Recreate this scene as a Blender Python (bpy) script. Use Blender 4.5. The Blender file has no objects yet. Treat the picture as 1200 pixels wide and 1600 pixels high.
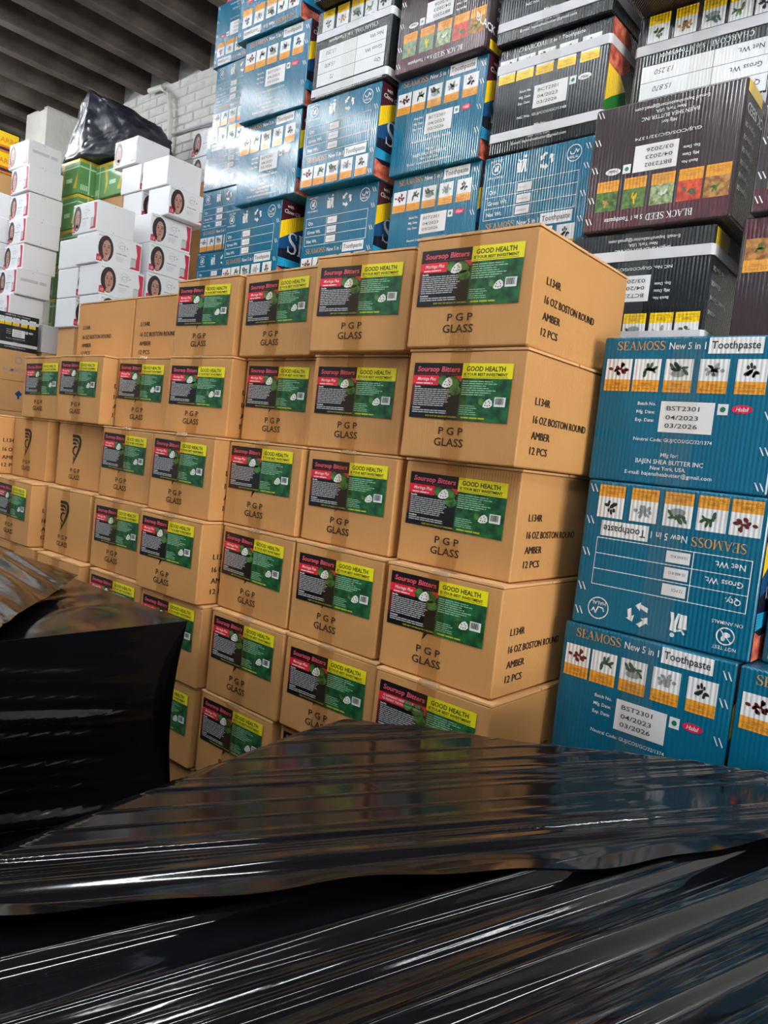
import bpy, math, random
from mathutils import Vector, Matrix, noise

# ------------------------------------------------------------------ camera, world, lights
S = bpy.context.scene
COL = S.collection
EYE = 1.5703                                   # camera height above the floor
PITCH, ROLL, YAW = math.radians(-3.96), math.radians(6.26), math.radians(40.28)
FPX = 1177.9
CF = Vector((-math.sin(YAW)*math.cos(PITCH), math.cos(YAW)*math.cos(PITCH), math.sin(PITCH)))
R0 = Vector((math.cos(YAW), math.sin(YAW), 0)); U0 = R0.cross(CF)
CR = math.cos(ROLL)*R0 + math.sin(ROLL)*U0
CU = -math.sin(ROLL)*R0 + math.cos(ROLL)*U0
cd = bpy.data.cameras.new('camera'); cam = bpy.data.objects.new('camera', cd); COL.objects.link(cam)
cd.sensor_fit = 'VERTICAL'; cd.sensor_height = 36; cd.lens = FPX/1600*36; cd.clip_start = .02
cam.matrix_world = Matrix(((CR.x, CU.x, -CF.x, 0), (CR.y, CU.y, -CF.y, 0), (CR.z, CU.z, -CF.z, EYE), (0, 0, 0, 1)))
S.camera = cam
S.view_settings.view_transform = 'Standard'; S.view_settings.look = 'None'
S.view_settings.exposure = 1.0; S.view_settings.gamma = 1; S.view_settings.use_curve_mapping = False

W = bpy.data.worlds.new('world'); S.world = W; W.use_nodes = True
W.node_tree.nodes['Background'].inputs[0].default_value = (.80, .88, 1, 1)
W.node_tree.nodes['Background'].inputs[1].default_value = .14

# light added to brighten carton sides, in an assumed right-wall opening outside the picture
dl = bpy.data.lights.new('side_fill_light', 'AREA'); dl.shape = 'RECTANGLE'; dl.size = 1.5; dl.size_y = 3.6; dl.energy = 185; dl.color = (1, .95, .88)
do = bpy.data.objects.new('side_fill_light', dl); COL.objects.link(do); do.location = (5.55, -.8, 1.65); do.rotation_euler = (0, math.radians(90), 0)
ZL = EYE + 2.74                                # fluorescent tubes hung under the beams (built as lamps further down): x, y, watts
TUBES = ((.7, -.9, 18), (.7, .5, 22), (.7, 1.6, 12), (.7, 2.8, 22), (2.6, -1, 10), (2.6, .8, 9), (2.6, 2.6, 8), (-1.4, -1.7, 30), (-1.3, -.2, 28), (-1.3, 1.1, 30), (.9, -2.6, 30),
         (-3.6, -.9, 44), (-6.6, -.6, 15), (-6.7, 1.5, 46), (-7.8, 1.6, 46), (-5.8, .2, 30), (-6.5, -4.2, 26), (-3.2, -4.6, 36), (-.2, -4.8, 36), (2.6, -4.6, 28))

# ------------------------------------------------------------------ materials
MATS = {}
def mat(name, col, rough=.6, bump=0, bscale=52, spec=.5, var=0, vscale=6, coat=0, col2=None, metal=0, kind=None, transp=0, nbump=0, nscale=40):
    m = bpy.data.materials.new(name); m.use_nodes = True; nt = m.node_tree; N = nt.nodes; Lk = nt.links
    b = N['Principled BSDF']
    def lin(c):
        return tuple(((v/255)/12.92 if v/255 <= .04045 else ((v/255+.055)/1.055)**2.4) for v in c)
    c = lin(col)
    b.inputs['Base Color'].default_value = (*c, 1); b.inputs['Roughness'].default_value = rough
    b.inputs['Specular IOR Level'].default_value = spec; b.inputs['Metallic'].default_value = metal
    if coat: b.inputs['Coat Weight'].default_value = coat; b.inputs['Coat Roughness'].default_value = .12
    tc = N.new('ShaderNodeTexCoord'); src = tc.outputs['Object']
    if var or col2:
        nz = N.new('ShaderNodeTexNoise'); nz.inputs['Scale'].default_value = vscale; nz.inputs['Detail'].default_value = 4
        Lk.new(src, nz.inputs['Vector'])
        mx = N.new('ShaderNodeMix'); mx.data_type = 'RGBA'
        c2 = lin(col2) if col2 else tuple(v*(1-var) for v in c)
        mx.inputs[6].default_value = (*c, 1); mx.inputs[7].default_value = (*c2, 1)
        rp = N.new('ShaderNodeMapRange'); rp.inputs[1].default_value = .38; rp.inputs[2].default_value = .64
        Lk.new(nz.outputs[0], rp.inputs[0]); Lk.new(rp.outputs[0], mx.inputs[0]); Lk.new(mx.outputs[2], b.inputs['Base Color'])
    if bump or nbump:
        prev = None
        if bump:
            sx = N.new('ShaderNodeSeparateXYZ'); Lk.new(src, sx.inputs[0])
            ad = N.new('ShaderNodeMath'); ad.operation = 'ADD'; Lk.new(sx.outputs[0], ad.inputs[0]); Lk.new(sx.outputs[1], ad.inputs[1])
            cx = N.new('ShaderNodeCombineXYZ'); Lk.new(ad.outputs[0], cx.inputs[0])
            zz = N.new('ShaderNodeMath'); zz.operation = 'MULTIPLY'; zz.inputs[1].default_value = .02; Lk.new(sx.outputs[2], zz.inputs[0]); Lk.new(zz.outputs[0], cx.inputs[1])
            wv = N.new('ShaderNodeTexWave'); wv.inputs['Scale'].default_value = bscale; wv.inputs['Distortion'].default_value = 1.5
            wv.inputs['Detail'].default_value = 1.5; wv.inputs['Detail Scale'].default_value = .6
            Lk.new(cx.outputs[0], wv.inputs['Vector'])
            bp = N.new('ShaderNodeBump'); bp.inputs['Strength'].default_value = 1; bp.inputs['Distance'].default_value = bump
            Lk.new(wv.outputs[1], bp.inputs['Height']); prev = bp
        if nbump:
            nz = N.new('ShaderNodeTexNoise'); nz.inputs['Scale'].default_value = nscale; nz.inputs['Detail'].default_value = 3; Lk.new(src, nz.inputs['Vector'])
            b2 = N.new('ShaderNodeBump'); b2.inputs['Strength'].default_value = 1; b2.inputs['Distance'].default_value = nbump
            Lk.new(nz.outputs[0], b2.inputs['Height'])
            if prev: Lk.new(prev.outputs[0], b2.inputs['Normal'])
            prev = b2
        Lk.new(prev.outputs[0], b.inputs['Normal'])
    if transp:
        tr = N.new('ShaderNodeBsdfTransparent'); tr.inputs[0].default_value = (*[min(1, v*1.0) for v in lin((244, 238, 228) if 'clear' not in name else (252, 252, 250))], 1)
        ms = N.new('ShaderNodeMixShader'); ms.inputs[0].default_value = 1-transp
        Lk.new(tr.outputs[0], ms.inputs[1]); Lk.new(b.outputs[0], ms.inputs[2]); Lk.new(ms.outputs[0], N['Material Output'].inputs[0])
    MATS[name] = m
    return m
CB = dict(bump=.00012, bscale=60)
mat('kraft', (195, 143, 86), .62, var=.10, vscale=3.2, spec=.35, nbump=.0012, nscale=9, **CB)
mat('kraft2', (204, 156, 104), .65, var=.10, vscale=4, spec=.3, nbump=.0010, nscale=10, **CB)
mat('kraft_edge', (214, 166, 112), .7)
mat('ink', (42, 33, 27), .6, spec=.3)
mat('tape', (150, 120, 84), .14, transp=.93, nbump=.0012, nscale=45)
mat('tape_end', (205, 185, 155), .15, transp=.6, nbump=.0012, nscale=60)
mat('tape_clear', (200, 205, 210), .1, transp=.955, nbump=.0010, nscale=40)
L_ = dict(spec=.5)
mat('lblack', (20, 19, 22), .3, **L_); mat('lpink', (214, 88, 102), .35); mat('lred', (222, 36, 54), .35)
mat('ldkred', (100, 26, 26), .4); mat('lyellow', (232, 222, 30), .35); mat('lgreen', (34, 104, 56), .35, col2=(16, 58, 34), vscale=55)
mat('lleaf', (78, 130, 58), .4, col2=(34, 70, 28), vscale=90); mat('lwhite', (232, 232, 228), .35); mat('lgrey', (178, 180, 180), .4)
mat('lpale', (150, 196, 160), .4); mat('lolive', (184, 178, 40), .4)
T = dict(bump=.0007, bscale=46, nbump=.0018, nscale=6)
G = .16
mat('teal', (12, 100, 130), G, **T); mat('teal_dk', (8, 70, 92), G, **T)
mat('swhite', (226, 230, 232), G, **T); mat('sgold', (196, 150, 84), G, **T); mat('sorange', (226, 158, 56), G, **T)
mat('sink', (34, 36, 42), .35, **T); mat('smaroon', (100, 34, 34), .35, **T); mat('sleaf', (52, 84, 58), .35, **T); mat('sgrey', (140, 148, 150), .35, **T)
mat('spaper', (226, 227, 230), .5); mat('sbrown', (150, 92, 30), .4); mat('sred', (214, 36, 74), G, **T); mat('sgreen', (20, 120, 90), .3)
mat('navy', (22, 26, 46), G, **T); mat('navyblue', (20, 74, 128), G, **T); mat('wine', (74, 30, 42), G, **T); mat('syellow', (246, 206, 30), G, **T)
mat('sblue', (40, 160, 206), G, **T); mat('coral', (222, 128, 100), .35, col2=(160, 60, 50), vscale=80); mat('mossgreen', (40, 120, 50), .35)
mat('bseed', (56, 46, 50), G, **T); mat('bseed_band', (74, 30, 40), G, **T)
mat('char', (24, 30, 34), G, **T); mat('strap', (205, 208, 214), .4)
mat('wheat', (190, 138, 66), .35, col2=(120, 76, 30), vscale=90); mat('pepper', (216, 84, 40), .35, col2=(150, 30, 20), vscale=90)
mat('herb', (92, 128, 52), .35, col2=(40, 70, 26), vscale=100); mat('herb2', (176, 190, 140), .35, col2=(70, 96, 50), vscale=110)
mat('whitebox', (232, 233, 236), .45, nbump=.001, nscale=8); mat('wgrey', (176, 178, 184), .5); mat('skin', (200, 152, 134), .5, col2=(168, 120, 104), vscale=30)
mat('hair', (46, 32, 34), .5); mat('rose', (200, 40, 66), .4); mat('jar', (196, 200, 198), .4); mat('lips', (140, 70, 70), .5)
mat('greenbox', (112, 166, 96), .35, col2=(92, 146, 82), vscale=5); mat('gyellow', (220, 190, 60), .35); mat('gstrap', (196, 226, 196), .4)
mat('ybox', (238, 200, 30), .4); mat('obox', (220, 110, 40), .4)
mat('greybox', (196, 196, 198), .5); mat('pallet_wood', (150, 116, 80), .8, var=.3, vscale=8)
mat('wall_paint', (214, 214, 208), .75, col2=(198, 198, 192), vscale=3, nbump=.01, nscale=14)
mat('brick_paint', (216, 216, 212), .7, col2=(196, 196, 192), vscale=10, nbump=.008, nscale=30)
mat('mortar', (176, 176, 172), .85, nbump=.008, nscale=30)
mat('joist_wood', (104, 94, 88), .8, col2=(78, 70, 66), vscale=5, nbump=.006, nscale=20)
mat('deck_wood', (66, 58, 54), .85, var=.3, vscale=4)
mat('concrete', (128, 126, 122), .8, var=.2, vscale=2)
mat('steel_pipe', (150, 152, 152), .5); mat('dark_rod', (70, 66, 64), .6)
def film(name, streak=(1, 0, 0), rough=.13, col=(13, 13, 16), dist=.0005):
    m = mat(name, col, rough, spec=.42); N = m.node_tree.nodes; Lk = m.node_tree.links; b = N['Principled BSDF']
    tc = N.new('ShaderNodeTexCoord'); mp = N.new('ShaderNodeMapping'); Lk.new(tc.outputs['Object'], mp.inputs[0])
    mp.inputs['Rotation'].default_value = (0, 0, streak[0]); mp.inputs['Scale'].default_value = (streak[1], streak[2], streak[2] if len(streak) < 4 else streak[3])
    nz = N.new('ShaderNodeTexNoise'); nz.inputs['Scale'].default_value = 1; nz.inputs['Detail'].default_value = 3; Lk.new(mp.outputs[0], nz.inputs['Vector'])
    bp = N.new('ShaderNodeBump'); bp.inputs['Strength'].default_value = 1; bp.inputs['Distance'].default_value = dist
    Lk.new(nz.outputs[0], bp.inputs['Height']); Lk.new(bp.outputs[0], b.inputs['Normal'])
    return m
film('film_top', (math.radians(16), 120, 3), .075, dist=.00006)
film('film_band', (math.radians(30), 80, 2), .085, dist=.00005)
film('film_left', (0, 6, 5, 70), .12, col=(10, 10, 13), dist=.0006)
film('film_bag', (.6, 30, 8, 20), .32, col=(44, 46, 56), dist=.004)

# ------------------------------------------------------------------ mesh helpers
class MB:
    def __init__(s): s.v = []; s.f = []; s.m = []; s.ml = []
    def mi(s, name):
        if name not in s.ml: s.ml.append(name)
        return s.ml.index(name)
    def add(s, vs, fs, m):
        o = len(s.v); k = s.mi(m); s.v += [tuple(p) for p in vs]
        for f in fs: s.f.append([i+o for i in f]); s.m.append(k)
    def box(s, a, b, m):
        x0, y0, z0 = a; x1, y1, z1 = b
        s.add([(x0, y0, z0), (x1, y0, z0), (x1, y1, z0), (x0, y1, z0), (x0, y0, z1), (x1, y0, z1), (x1, y1, z1), (x0, y1, z1)],
              [(0, 3, 2, 1), (4, 5, 6, 7), (0, 1, 5, 4), (1, 2, 6, 5), (2, 3, 7, 6), (3, 0, 4, 7)], m)
    def mesh(s, name, smooth=False):
        me = bpy.data.meshes.new(name); me.from_pydata(s.v, [], s.f)
        for k in s.ml: me.materials.append(MATS[k])
        me.polygons.foreach_set('material_index', s.m)
        if smooth: me.polygons.foreach_set('use_smooth', [True]*len(s.f))
        me.update(); return me

def rbox(name, w, d, h, m, r=.004, seed=0, dent=.002, n=3):
    """carton: rounded box, base at z=0, flat faces, slightly dented edges"""
    rnd = random.Random(seed)
    def cs(L):
        H_ = L/2; return [-H_, -H_+.35*r, -H_+r] + [(-H_+r)+(L-2*r)*i/(n+1) for i in range(1, n+1)] + [H_-r, H_-.35*r, H_]
    X, Y, Z = cs(w), cs(d), cs(h); idx = {}; nrm = []; mb = MB(); k = len(X)
    off = Vector((rnd.uniform(0, 50),)*3)
    def vert(i, j, l):
        key = (i, j, l)
        if key in idx: return idx[key]
        p = Vector((X[i], Y[j], Z[l])); c = Vector((max(-w/2+r, min(w/2-r, p.x)), max(-d/2+r, min(d/2-r, p.y)), max(-h/2+r, min(h/2-r, p.z))))
        q = p-c; nrm.append(tuple(q.normalized())); p = c + q.normalized()*r if q.length > 1e-9 else p
        ex = sum(1 for a in (i, j, l) if a in (0, 1, k-2, k-1))
        if ex >= 2:
            nv = noise.noise_vector(p*11+off)*dent; c0 = -p.normalized()*abs(nv.x)*(1.3 if ex == 3 else .6); p = p + c0
        p.z += h/2; mb.v.append(tuple(p)); idx[key] = len(mb.v)-1; return idx[key]
    mi_ = mb.mi(m); 
    def face(fn):
        for a in range(k-1):
            for b_ in range(k-1):
                mb.f.append([fn(a, b_), fn(a+1, b_), fn(a+1, b_+1), fn(a, b_+1)]); mb.m.append(mi_)
    face(lambda a, b_: vert(a, 0, b_)); face(lambda a, b_: vert(k-1-a, k-1, b_))
    face(lambda a, b_: vert(k-1, a, b_)); face(lambda a, b_: vert(0, k-1-a, b_))
    face(lambda a, b_: vert(a, b_, k-1)); face(lambda a, b_: vert(k-1-a, b_, 0))
    me = mb.mesh(name, True); me.normals_split_custom_set_from_vertices(nrm); return me

_tc = {}
def glyphs(s, bold, shear):
    key = (s, bold, shear)
    if key not in _tc:
        c = bpy.data.curves.new('t', 'FONT'); c.body = s; c.size = 1; c.resolution_u = 2; c.offset = bold; c.shear = shear; c.fill_mode = 'FRONT'
        o = bpy.data.objects.new('t', c); me = bpy.data.meshes.new_from_object(o) if False else o.to_mesh()
        vs = [(v.co.x, v.co.y) for v in me.vertices]; fs = []
        for p in me.polygons: fs.append(list(p.vertices) if p.normal.z >= 0 else list(p.vertices)[::-1])
        o.to_mesh_clear(); bpy.data.objects.remove(o); bpy.data.curves.remove(c)
        xs = [v[0] for v in vs] or [0]; x0 = min(xs); wd = max(xs)-x0
        ys = [v[1] for v in vs]; 
        _tc[key] = ([(a-x0, b) for a, b in vs], fs, wd)
    return _tc[key]

def _st(x): return ([(x, .02), (x, .98)], .16)
def _sf(x0, x1, y): return ([(x0, y), (x1, y)], .05)
SERIF = {' ': (.35, []),
 'S': (.70, [([(.55, .80), (.48, .94), (.3, .98), (.12, .92), (.07, .76), (.15, .61), (.32, .5), (.5, .39), (.57, .24), (.5, .07), (.3, .02), (.1, .07), (.04, .22)], [.04, .06, .07, .1, .14, .16, .17, .16, .14, .1, .07, .06, .04]), ([(.57, .98), (.57, .70)], .035), ([(.03, .02), (.03, .32)], .035)]),
 'E': (.74, [_st(.17), _sf(.03, .62, .975), _sf(.03, .64, .025), _sf(.17, .45, .5), ([(.61, .98), (.61, .76)], .05), ([(.63, .02), (.63, .26)], .05), ([(.45, .62), (.45, .38)], .04)]),
 'A': (.90, [([(.1, .02), (.4, .98)], .06), ([(.4, .98), (.72, .02)], .15), _sf(.2, .6, .33), _sf(0, .22, .025), _sf(.56, .86, .025)]),
 'M': (1.10, [([(.14, .02), (.14, .98)], .05), ([(.14, .98), (.5, .05)], .13), ([(.5, .05), (.86, .98)], .05), ([(.88, .02), (.88, .98)], .14), _sf(.02, .26, .025), _sf(.02, .2, .975), _sf(.74, 1.02, .025), _sf(.84, 1.02, .975)]),
 'O': (.86, [([(.41+.33*math.cos(i*.3927), .5+.46*math.sin(i*.3927)) for i in range(17)], [.05+.11*abs(math.cos(i*.3927)) for i in range(17)])]),
 'B': (.76, [_st(.17), _sf(.03, .4, .975), _sf(.03, .4, .025), ([(.16, .96), (.4, .96), (.52, .86), (.52, .64), (.4, .53), (.16, .52)], [.05, .06, .13, .13, .06, .05]), ([(.16, .5), (.45, .5), (.6, .38), (.6, .16), (.45, .04), (.16, .03)], [.05, .06, .14, .14, .06, .05])]),
 'L': (.70, [_st(.17), _sf(.03, .62, .025), _sf(.03, .32, .975), ([(.61, .02), (.61, .28)], .05)]),
 'C': (.80, [([(.66, .74), (.56, .92), (.4, .97), (.2, .9), (.1, .7), (.08, .5), (.1, .3), (.2, .1), (.4, .03), (.56, .08), (.68, .26)], [.03, .06, .07, .1, .14, .15, .14, .1, .07, .06, .03]), ([(.67, .98), (.67, .70)], .035)]),
 'K': (.86, [_st(.17), _sf(.03, .32, .975), _sf(.03, .32, .025), ([(.2, .42), (.66, .97)], .05), ([(.36, .58), (.74, .02)], .15), _sf(.55, .8, .975), _sf(.6, .86, .025)]),
 'D': (.82, [_st(.17), _sf(.03, .4, .975), _sf(.03, .4, .025), ([(.16, .96), (.4, .95), (.6, .82), (.68, .5), (.6, .18), (.4, .05), (.16, .04)], [.05, .06, .13, .16, .13, .06, .05])]),
 'H': (.92, [_st(.17), _st(.7), _sf(.17, .7, .5), _sf(.03, .32, .975), _sf(.03, .32, .025), _sf(.56, .85, .975), _sf(.56, .85, .025)]),
 'R': (.82, [_st(.17), _sf(.03, .4, .975), _sf(.03, .32, .025), ([(.16, .96), (.4, .96), (.54, .86), (.54, .62), (.4, .5), (.16, .48)], [.05, .06, .13, .13, .06, .05]), ([(.36, .5), (.74, .02)], .14), _sf(.62, .84, .025)])}
class Pr:
    """flat print on a carton face. face 'f' = front (-y), 's' = right side (+x); metres from the lower left corner"""
    def __init__(s, w, d, h, face='f', flip=False, off=.0005):
        s.mb = MB(); s.w, s.d, s.h, s.face, s.flip, s.off = w, d, h, face, flip, off; s.L = (w if face == 'f' else d)
    def P(s, x, y, l):
        if s.flip: x, y = s.L-x, s.h-y
        o = s.off + l*.00016
        return (x-s.w/2, -s.d/2-o, y) if s.face == 'f' else (s.w/2+o, x-s.d/2, y)
    def poly(s, pts, m, l=1):
        a = sum(p[0]*q[1]-q[0]*p[1] for p, q in zip(pts, pts[1:]+pts[:1]))
        if a < 0: pts = pts[::-1]
        s.mb.add([s.P(x, y, l) for x, y in pts], [list(range(len(pts)))], m)
    def rect(s, x0, y0, x1, y1, m, l=1): s.poly([(x0, y0), (x1, y0), (x1, y1), (x0, y1)], m, l)
    def ell(s, cx, cy, rx, ry, m, l=1, n=12, rot=0):
        c, q = math.cos(rot), math.sin(rot); pts = []
        for i in range(n):
            a = 2*math.pi*i/n; u, v = rx*math.cos(a), ry*math.sin(a); pts.append((cx+u*c-v*q, cy+u*q+v*c))
        s.poly(pts, m, l)
    def line(s, pts, w, m, l=2):
        for (x0, y0), (x1, y1) in zip(pts, pts[1:]):
            dx, dy = x1-x0, y1-y0; k = math.hypot(dx, dy) or 1; nx, ny = -dy/k*w/2, dx/k*w/2; ex, ey = dx/k*w/2, dy/k*w/2
            s.poly([(x0-ex+nx, y0-ey+ny), (x0-ex-nx, y0-ey-ny), (x1+ex-nx, y1+ey-ny), (x1+ex+nx, y1+ey+ny)], m, l)
    def stroke(s, pts, ws, m, l=2):
        n = len(pts); A = []; B = []
        for i, (x, y) in enumerate(pts):
            p, q = pts[max(0, i-1)], pts[min(n-1, i+1)]; dx, dy = q[0]-p[0], q[1]-p[1]; k = math.hypot(dx, dy) or 1
            w = ws[i]/2 if isinstance(ws, (list, tuple)) else ws/2
            A.append((x-dy/k*w, y+dx/k*w)); B.append((x+dy/k*w, y-dx/k*w))
        for i in range(n-1): s.poly([A[i], B[i], B[i+1], A[i+1]], m, l)
    def ring(s, cx, cy, r, w, m, l=2, n=20, a0=0, a1=6.2832):
        s.stroke([(cx+r*math.cos(a0+(a1-a0)*i/n), cy+r*math.sin(a0+(a1-a0)*i/n)) for i in range(n+1)], w, m, l)
    def text(s, t, x, y, h, m, al='l', bold=.0, shear=0, fit=None, l=3):
        vs, fs, wd = glyphs(t, bold, shear); k = h/.73; kx = k
        if fit: kx = fit/wd
        x0 = x - (wd*kx if al == 'r' else wd*kx/2 if al == 'c' else 0)
        s.mb.add([s.P(x0+a*kx, y+b*k, l) for a, b in vs], fs, m)
    def serif(s, t, x, y, h, m, fit, l=3):
        adv = sum(SERIF[c][0] for c in t); k = fit/adv
        for c in t:
            a, st = SERIF[c]
            for pts, ws in st: s.stroke([(x+p*k, y+q*h) for p, q in pts], [w*(k+h)/2 for w in ws] if isinstance(ws, list) else ws*(k+h)/2, m, l)
            x += a*k
    def greek(s, x0, y0, x1, y1, n, m, seed=1, fill=.5, l=3, ragged=.25):
        rnd = random.Random(seed); p = (y1-y0)/n
        for i in range(n):
            y = y1-(i+1)*p+p*.2; x = x0; end = x1-(x1-x0)*rnd.random()*ragged
            while x < end:
                w = min(rnd.uniform(1.2, 4)*p*1.2, end-x); s.rect(x, y, x+w, y+p*fill, m, l); x += w+p*.4
    def herb(s, cx, cy, r, m, seed, l=4, n=8):
        rnd = random.Random(seed)
        for i in range(n):
            a = rnd.uniform(0, 6.28); d = r*rnd.uniform(.1, .6)
            s.ell(cx+d*1.3*math.cos(a), cy+d*.8*math.sin(a), r*rnd.uniform(.22, .46)*(1 if n < 14 else .7), r*rnd.uniform(.09, .17), m, l, 6, a+rnd.uniform(-.6, .6))
    def mesh(s, name): return s.mb.mesh(name)

def part(name, me, parent, label=None):
    o = bpy.data.objects.new(name, me); COL.objects.link(o); o.parent = parent
    if label: o['label'] = label
    return o
def tag(o, label, cat, group=None, kind=None):
    if kind: o['kind'] = kind
    if label: o['label'] = label
    if cat: o['category'] = cat
    if group: o['group'] = group
    return o
def place(tpl, name, x, y, z, yaw, label, cat, group=None, swap=0, corner=False):
    """x, y = middle of the camera-side face at its base (or its right-hand corner); swap turns the carton a quarter"""
    w, d, h = tpl['size']
    if swap: w, d = d, w
    if corner: x -= w/2
    a = math.radians(yaw)
    o = bpy.data.objects.new(name, None); COL.objects.link(o); o.empty_display_size = .05
    o.location = (x - math.sin(a)*d/2, y + math.cos(a)*d/2, z); o.rotation_euler = (0, 0, a + swap*math.pi/2)
    tag(o, label, cat, group)
    def rec(lst, par):
        for it in lst:
            c = part(it[0], it[1], par, it[3] if len(it) > 3 else None)
            if len(it) > 2 and it[2]: rec(it[2], c)
    rec(tpl['parts'], o)
    return o
def struct(name, mb, parent=None, smooth=False):
    o = bpy.data.objects.new(name, mb.mesh(name, smooth) if isinstance(mb, MB) else mb); COL.objects.link(o)
    if parent: o.parent = parent
    else: o['kind'] = 'structure'
    return o
def ray(px, py, d): return Vector((0, 0, EYE)) + (CF + CR*((px-600)/FPX) - CU*((py-800)/FPX))*d
def hitz(px, py, zrel):
    v = CF + CR*((px-600)/FPX) - CU*((py-800)/FPX); return Vector((0, 0, EYE)) + v*(zrel/v.z)

# ------------------------------------------------------------------ the room
WY = 3.5; ZJ = EYE+2.85
m = MB(); m.box((-14, -9, -.1), (8, WY+.3, 0), 'concrete'); struct('floor', m)
m = MB(); m.box((-14, WY, 0), (8, WY+.3, ZJ+.45), 'wall_paint'); wall = struct('wall_back', m)
m = MB(); m.box((-14, -9, ZJ+.30), (8, WY, ZJ+.36), 'deck_wood'); ceil = struct('ceiling', m)
jm = MB(); jm.box((-.045, -9, -.0), (.045, WY, .30), 'joist_wood'); jme = jm.mesh('joist')
for i in range(30):
    o = struct('joist', jme, ceil); o.location = (-11.9+.415*i, 0, ZJ)
m = MB()
m.box((5.6, -9, 0), (5.8, -2.7, ZJ+.3), 'wall_paint'); m.box((5.6, 1.1, 0), (5.8, WY, ZJ+.3), 'wall_paint'); m.box((5.6, -2.7, 2.5), (5.8, 1.1, ZJ+.3), 'wall_paint'); m.box((5.6, -2.7, 0), (5.8, 1.1, .85), 'wall_paint'); struct('wall_right', m)
# painted bricks of the bare stretch of wall between the beams and the cartons
bm_ = MB()
bw, bh, bd = .211, .068, .008
bm_.add([(-bw/2, 0, -bh/2), (bw/2, 0, -bh/2), (bw/2, 0, bh/2), (-bw/2, 0, bh/2), (-bw/2+.006, -bd, -bh/2+.006), (bw/2-.006, -bd, -bh/2+.006), (bw/2-.006, -bd, bh/2-.006), (-bw/2+.006, -bd, bh/2-.006)],
        [(4, 5, 6, 7), (0, 1, 5, 4), (1, 2, 6, 5), (2, 3, 7, 6), (3, 0, 4, 7)], 'brick_paint')
bme = bm_.mesh('brick'); rnd = random.Random(4)
for r in range(19):
    for c in range(15):
        x = -6.35+c*.218+(.109 if r % 2 else 0); z = ZJ-1.38+r*.075
        o = struct('brick', bme, wall); o.location = (x, WY+rnd.uniform(-.004, .003), z); o.rotation_euler = (0, rnd.uniform(-.008, .008), rnd.uniform(-.01, .01))
p = ray(70, 215, 6.9)
m = MB(); m.box((p.x-.42, WY-.32, 0), (p.x, WY, ZJ+.02), 'wall_paint'); struct('trim_1', m)
def tube(pts, r, mname, n=8):
    mb = MB(); rings = []
    for i, q in enumerate(pts):
        q = Vector(q); a = Vector(pts[max(0, i-1)]); b = Vector(pts[min(len(pts)-1, i+1)]); t = (b-a).normalized()
        u = t.orthogonal().normalized(); v = t.cross(u)
        rings.append([tuple(q+u*r*math.cos(k*6.2832/n)+v*r*math.sin(k*6.2832/n)) for k in range(n)])
    vs = sum(rings, []); fs = [(i*n+k, i*n+(k+1) % n, (i+1)*n+(k+1) % n, (i+1)*n+k) for i in range(len(pts)-1) for k in range(n)]
    mb.add(vs, fs, mname); return mb
q = ray(89, 190, 6.5)
o = struct('hanging_rod', tube([(q.x, WY-.06, ZJ+.1), (q.x, WY-.06, EYE+1.6)], .012, 'dark_rod')); del o['kind']
tag(o, 'thin dark rod hanging down the wall between the white pier and the black wrapped bale', 'rod')
x1 = -5.62
o = struct('conduit_pipe', tube([(x1-.35, WY-.05, ZJ-.02), (x1-.18, WY-.05, ZJ-.03), (x1-.05, WY-.05, ZJ-.12), (x1, WY-.05, ZJ-.3), (x1, WY-.05, EYE+1.2)], .022, 'wall_paint')); del o['kind']
tag(o, 'white painted conduit bending down from the beams onto the wall', 'pipe')
o = struct('wall_cable', tube([(x1, WY-.035, EYE+2.42), (x1+.6, WY-.04, EYE+2.40), (x1+1.4, WY-.04, EYE+2.42), (x1+2.6, WY-.035, EYE+2.41)], .009, 'wgrey')); del o['kind']
tag(o, 'thin cable running level along the painted brick wall', 'cable')

def lampmat(w):
    m_ = bpy.data.materials.new('tube_glow'); m_.use_nodes = True; b = m_.node_tree.nodes['Principled BSDF']
    b.inputs['Base Color'].default_value = (.9, .9, .9, 1); b.inputs['Emission Color'].default_value = (.93, .97, 1, 1); b.inputs['Emission Strength'].default_value = w/(math.pi*2*math.pi*.02*1.2); MATS['glow%g' % w] = m_; return 'glow%g' % w
tubem = {}
hm = MB(); hm.box((-.06, -.64, .035), (.06, .64, .075), 'whitebox'); hme = hm.mesh('housing')
for i, (x, y, w) in enumerate(TUBES):
    if w not in tubem: tubem[w] = tube([(0, -.6, 0), (0, .6, 0)], .02, lampmat(w), 12).mesh('tube', True)
    o = bpy.data.objects.new('ceiling_lamp', None); COL.objects.link(o); o.location = (x, y, ZL); tag(o, 'fluorescent tube lamp hung under the beams, outside the picture', 'lamp', 'ceiling lamps')
    part('tube', tubem[w], o); part('housing', hme, o)

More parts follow.
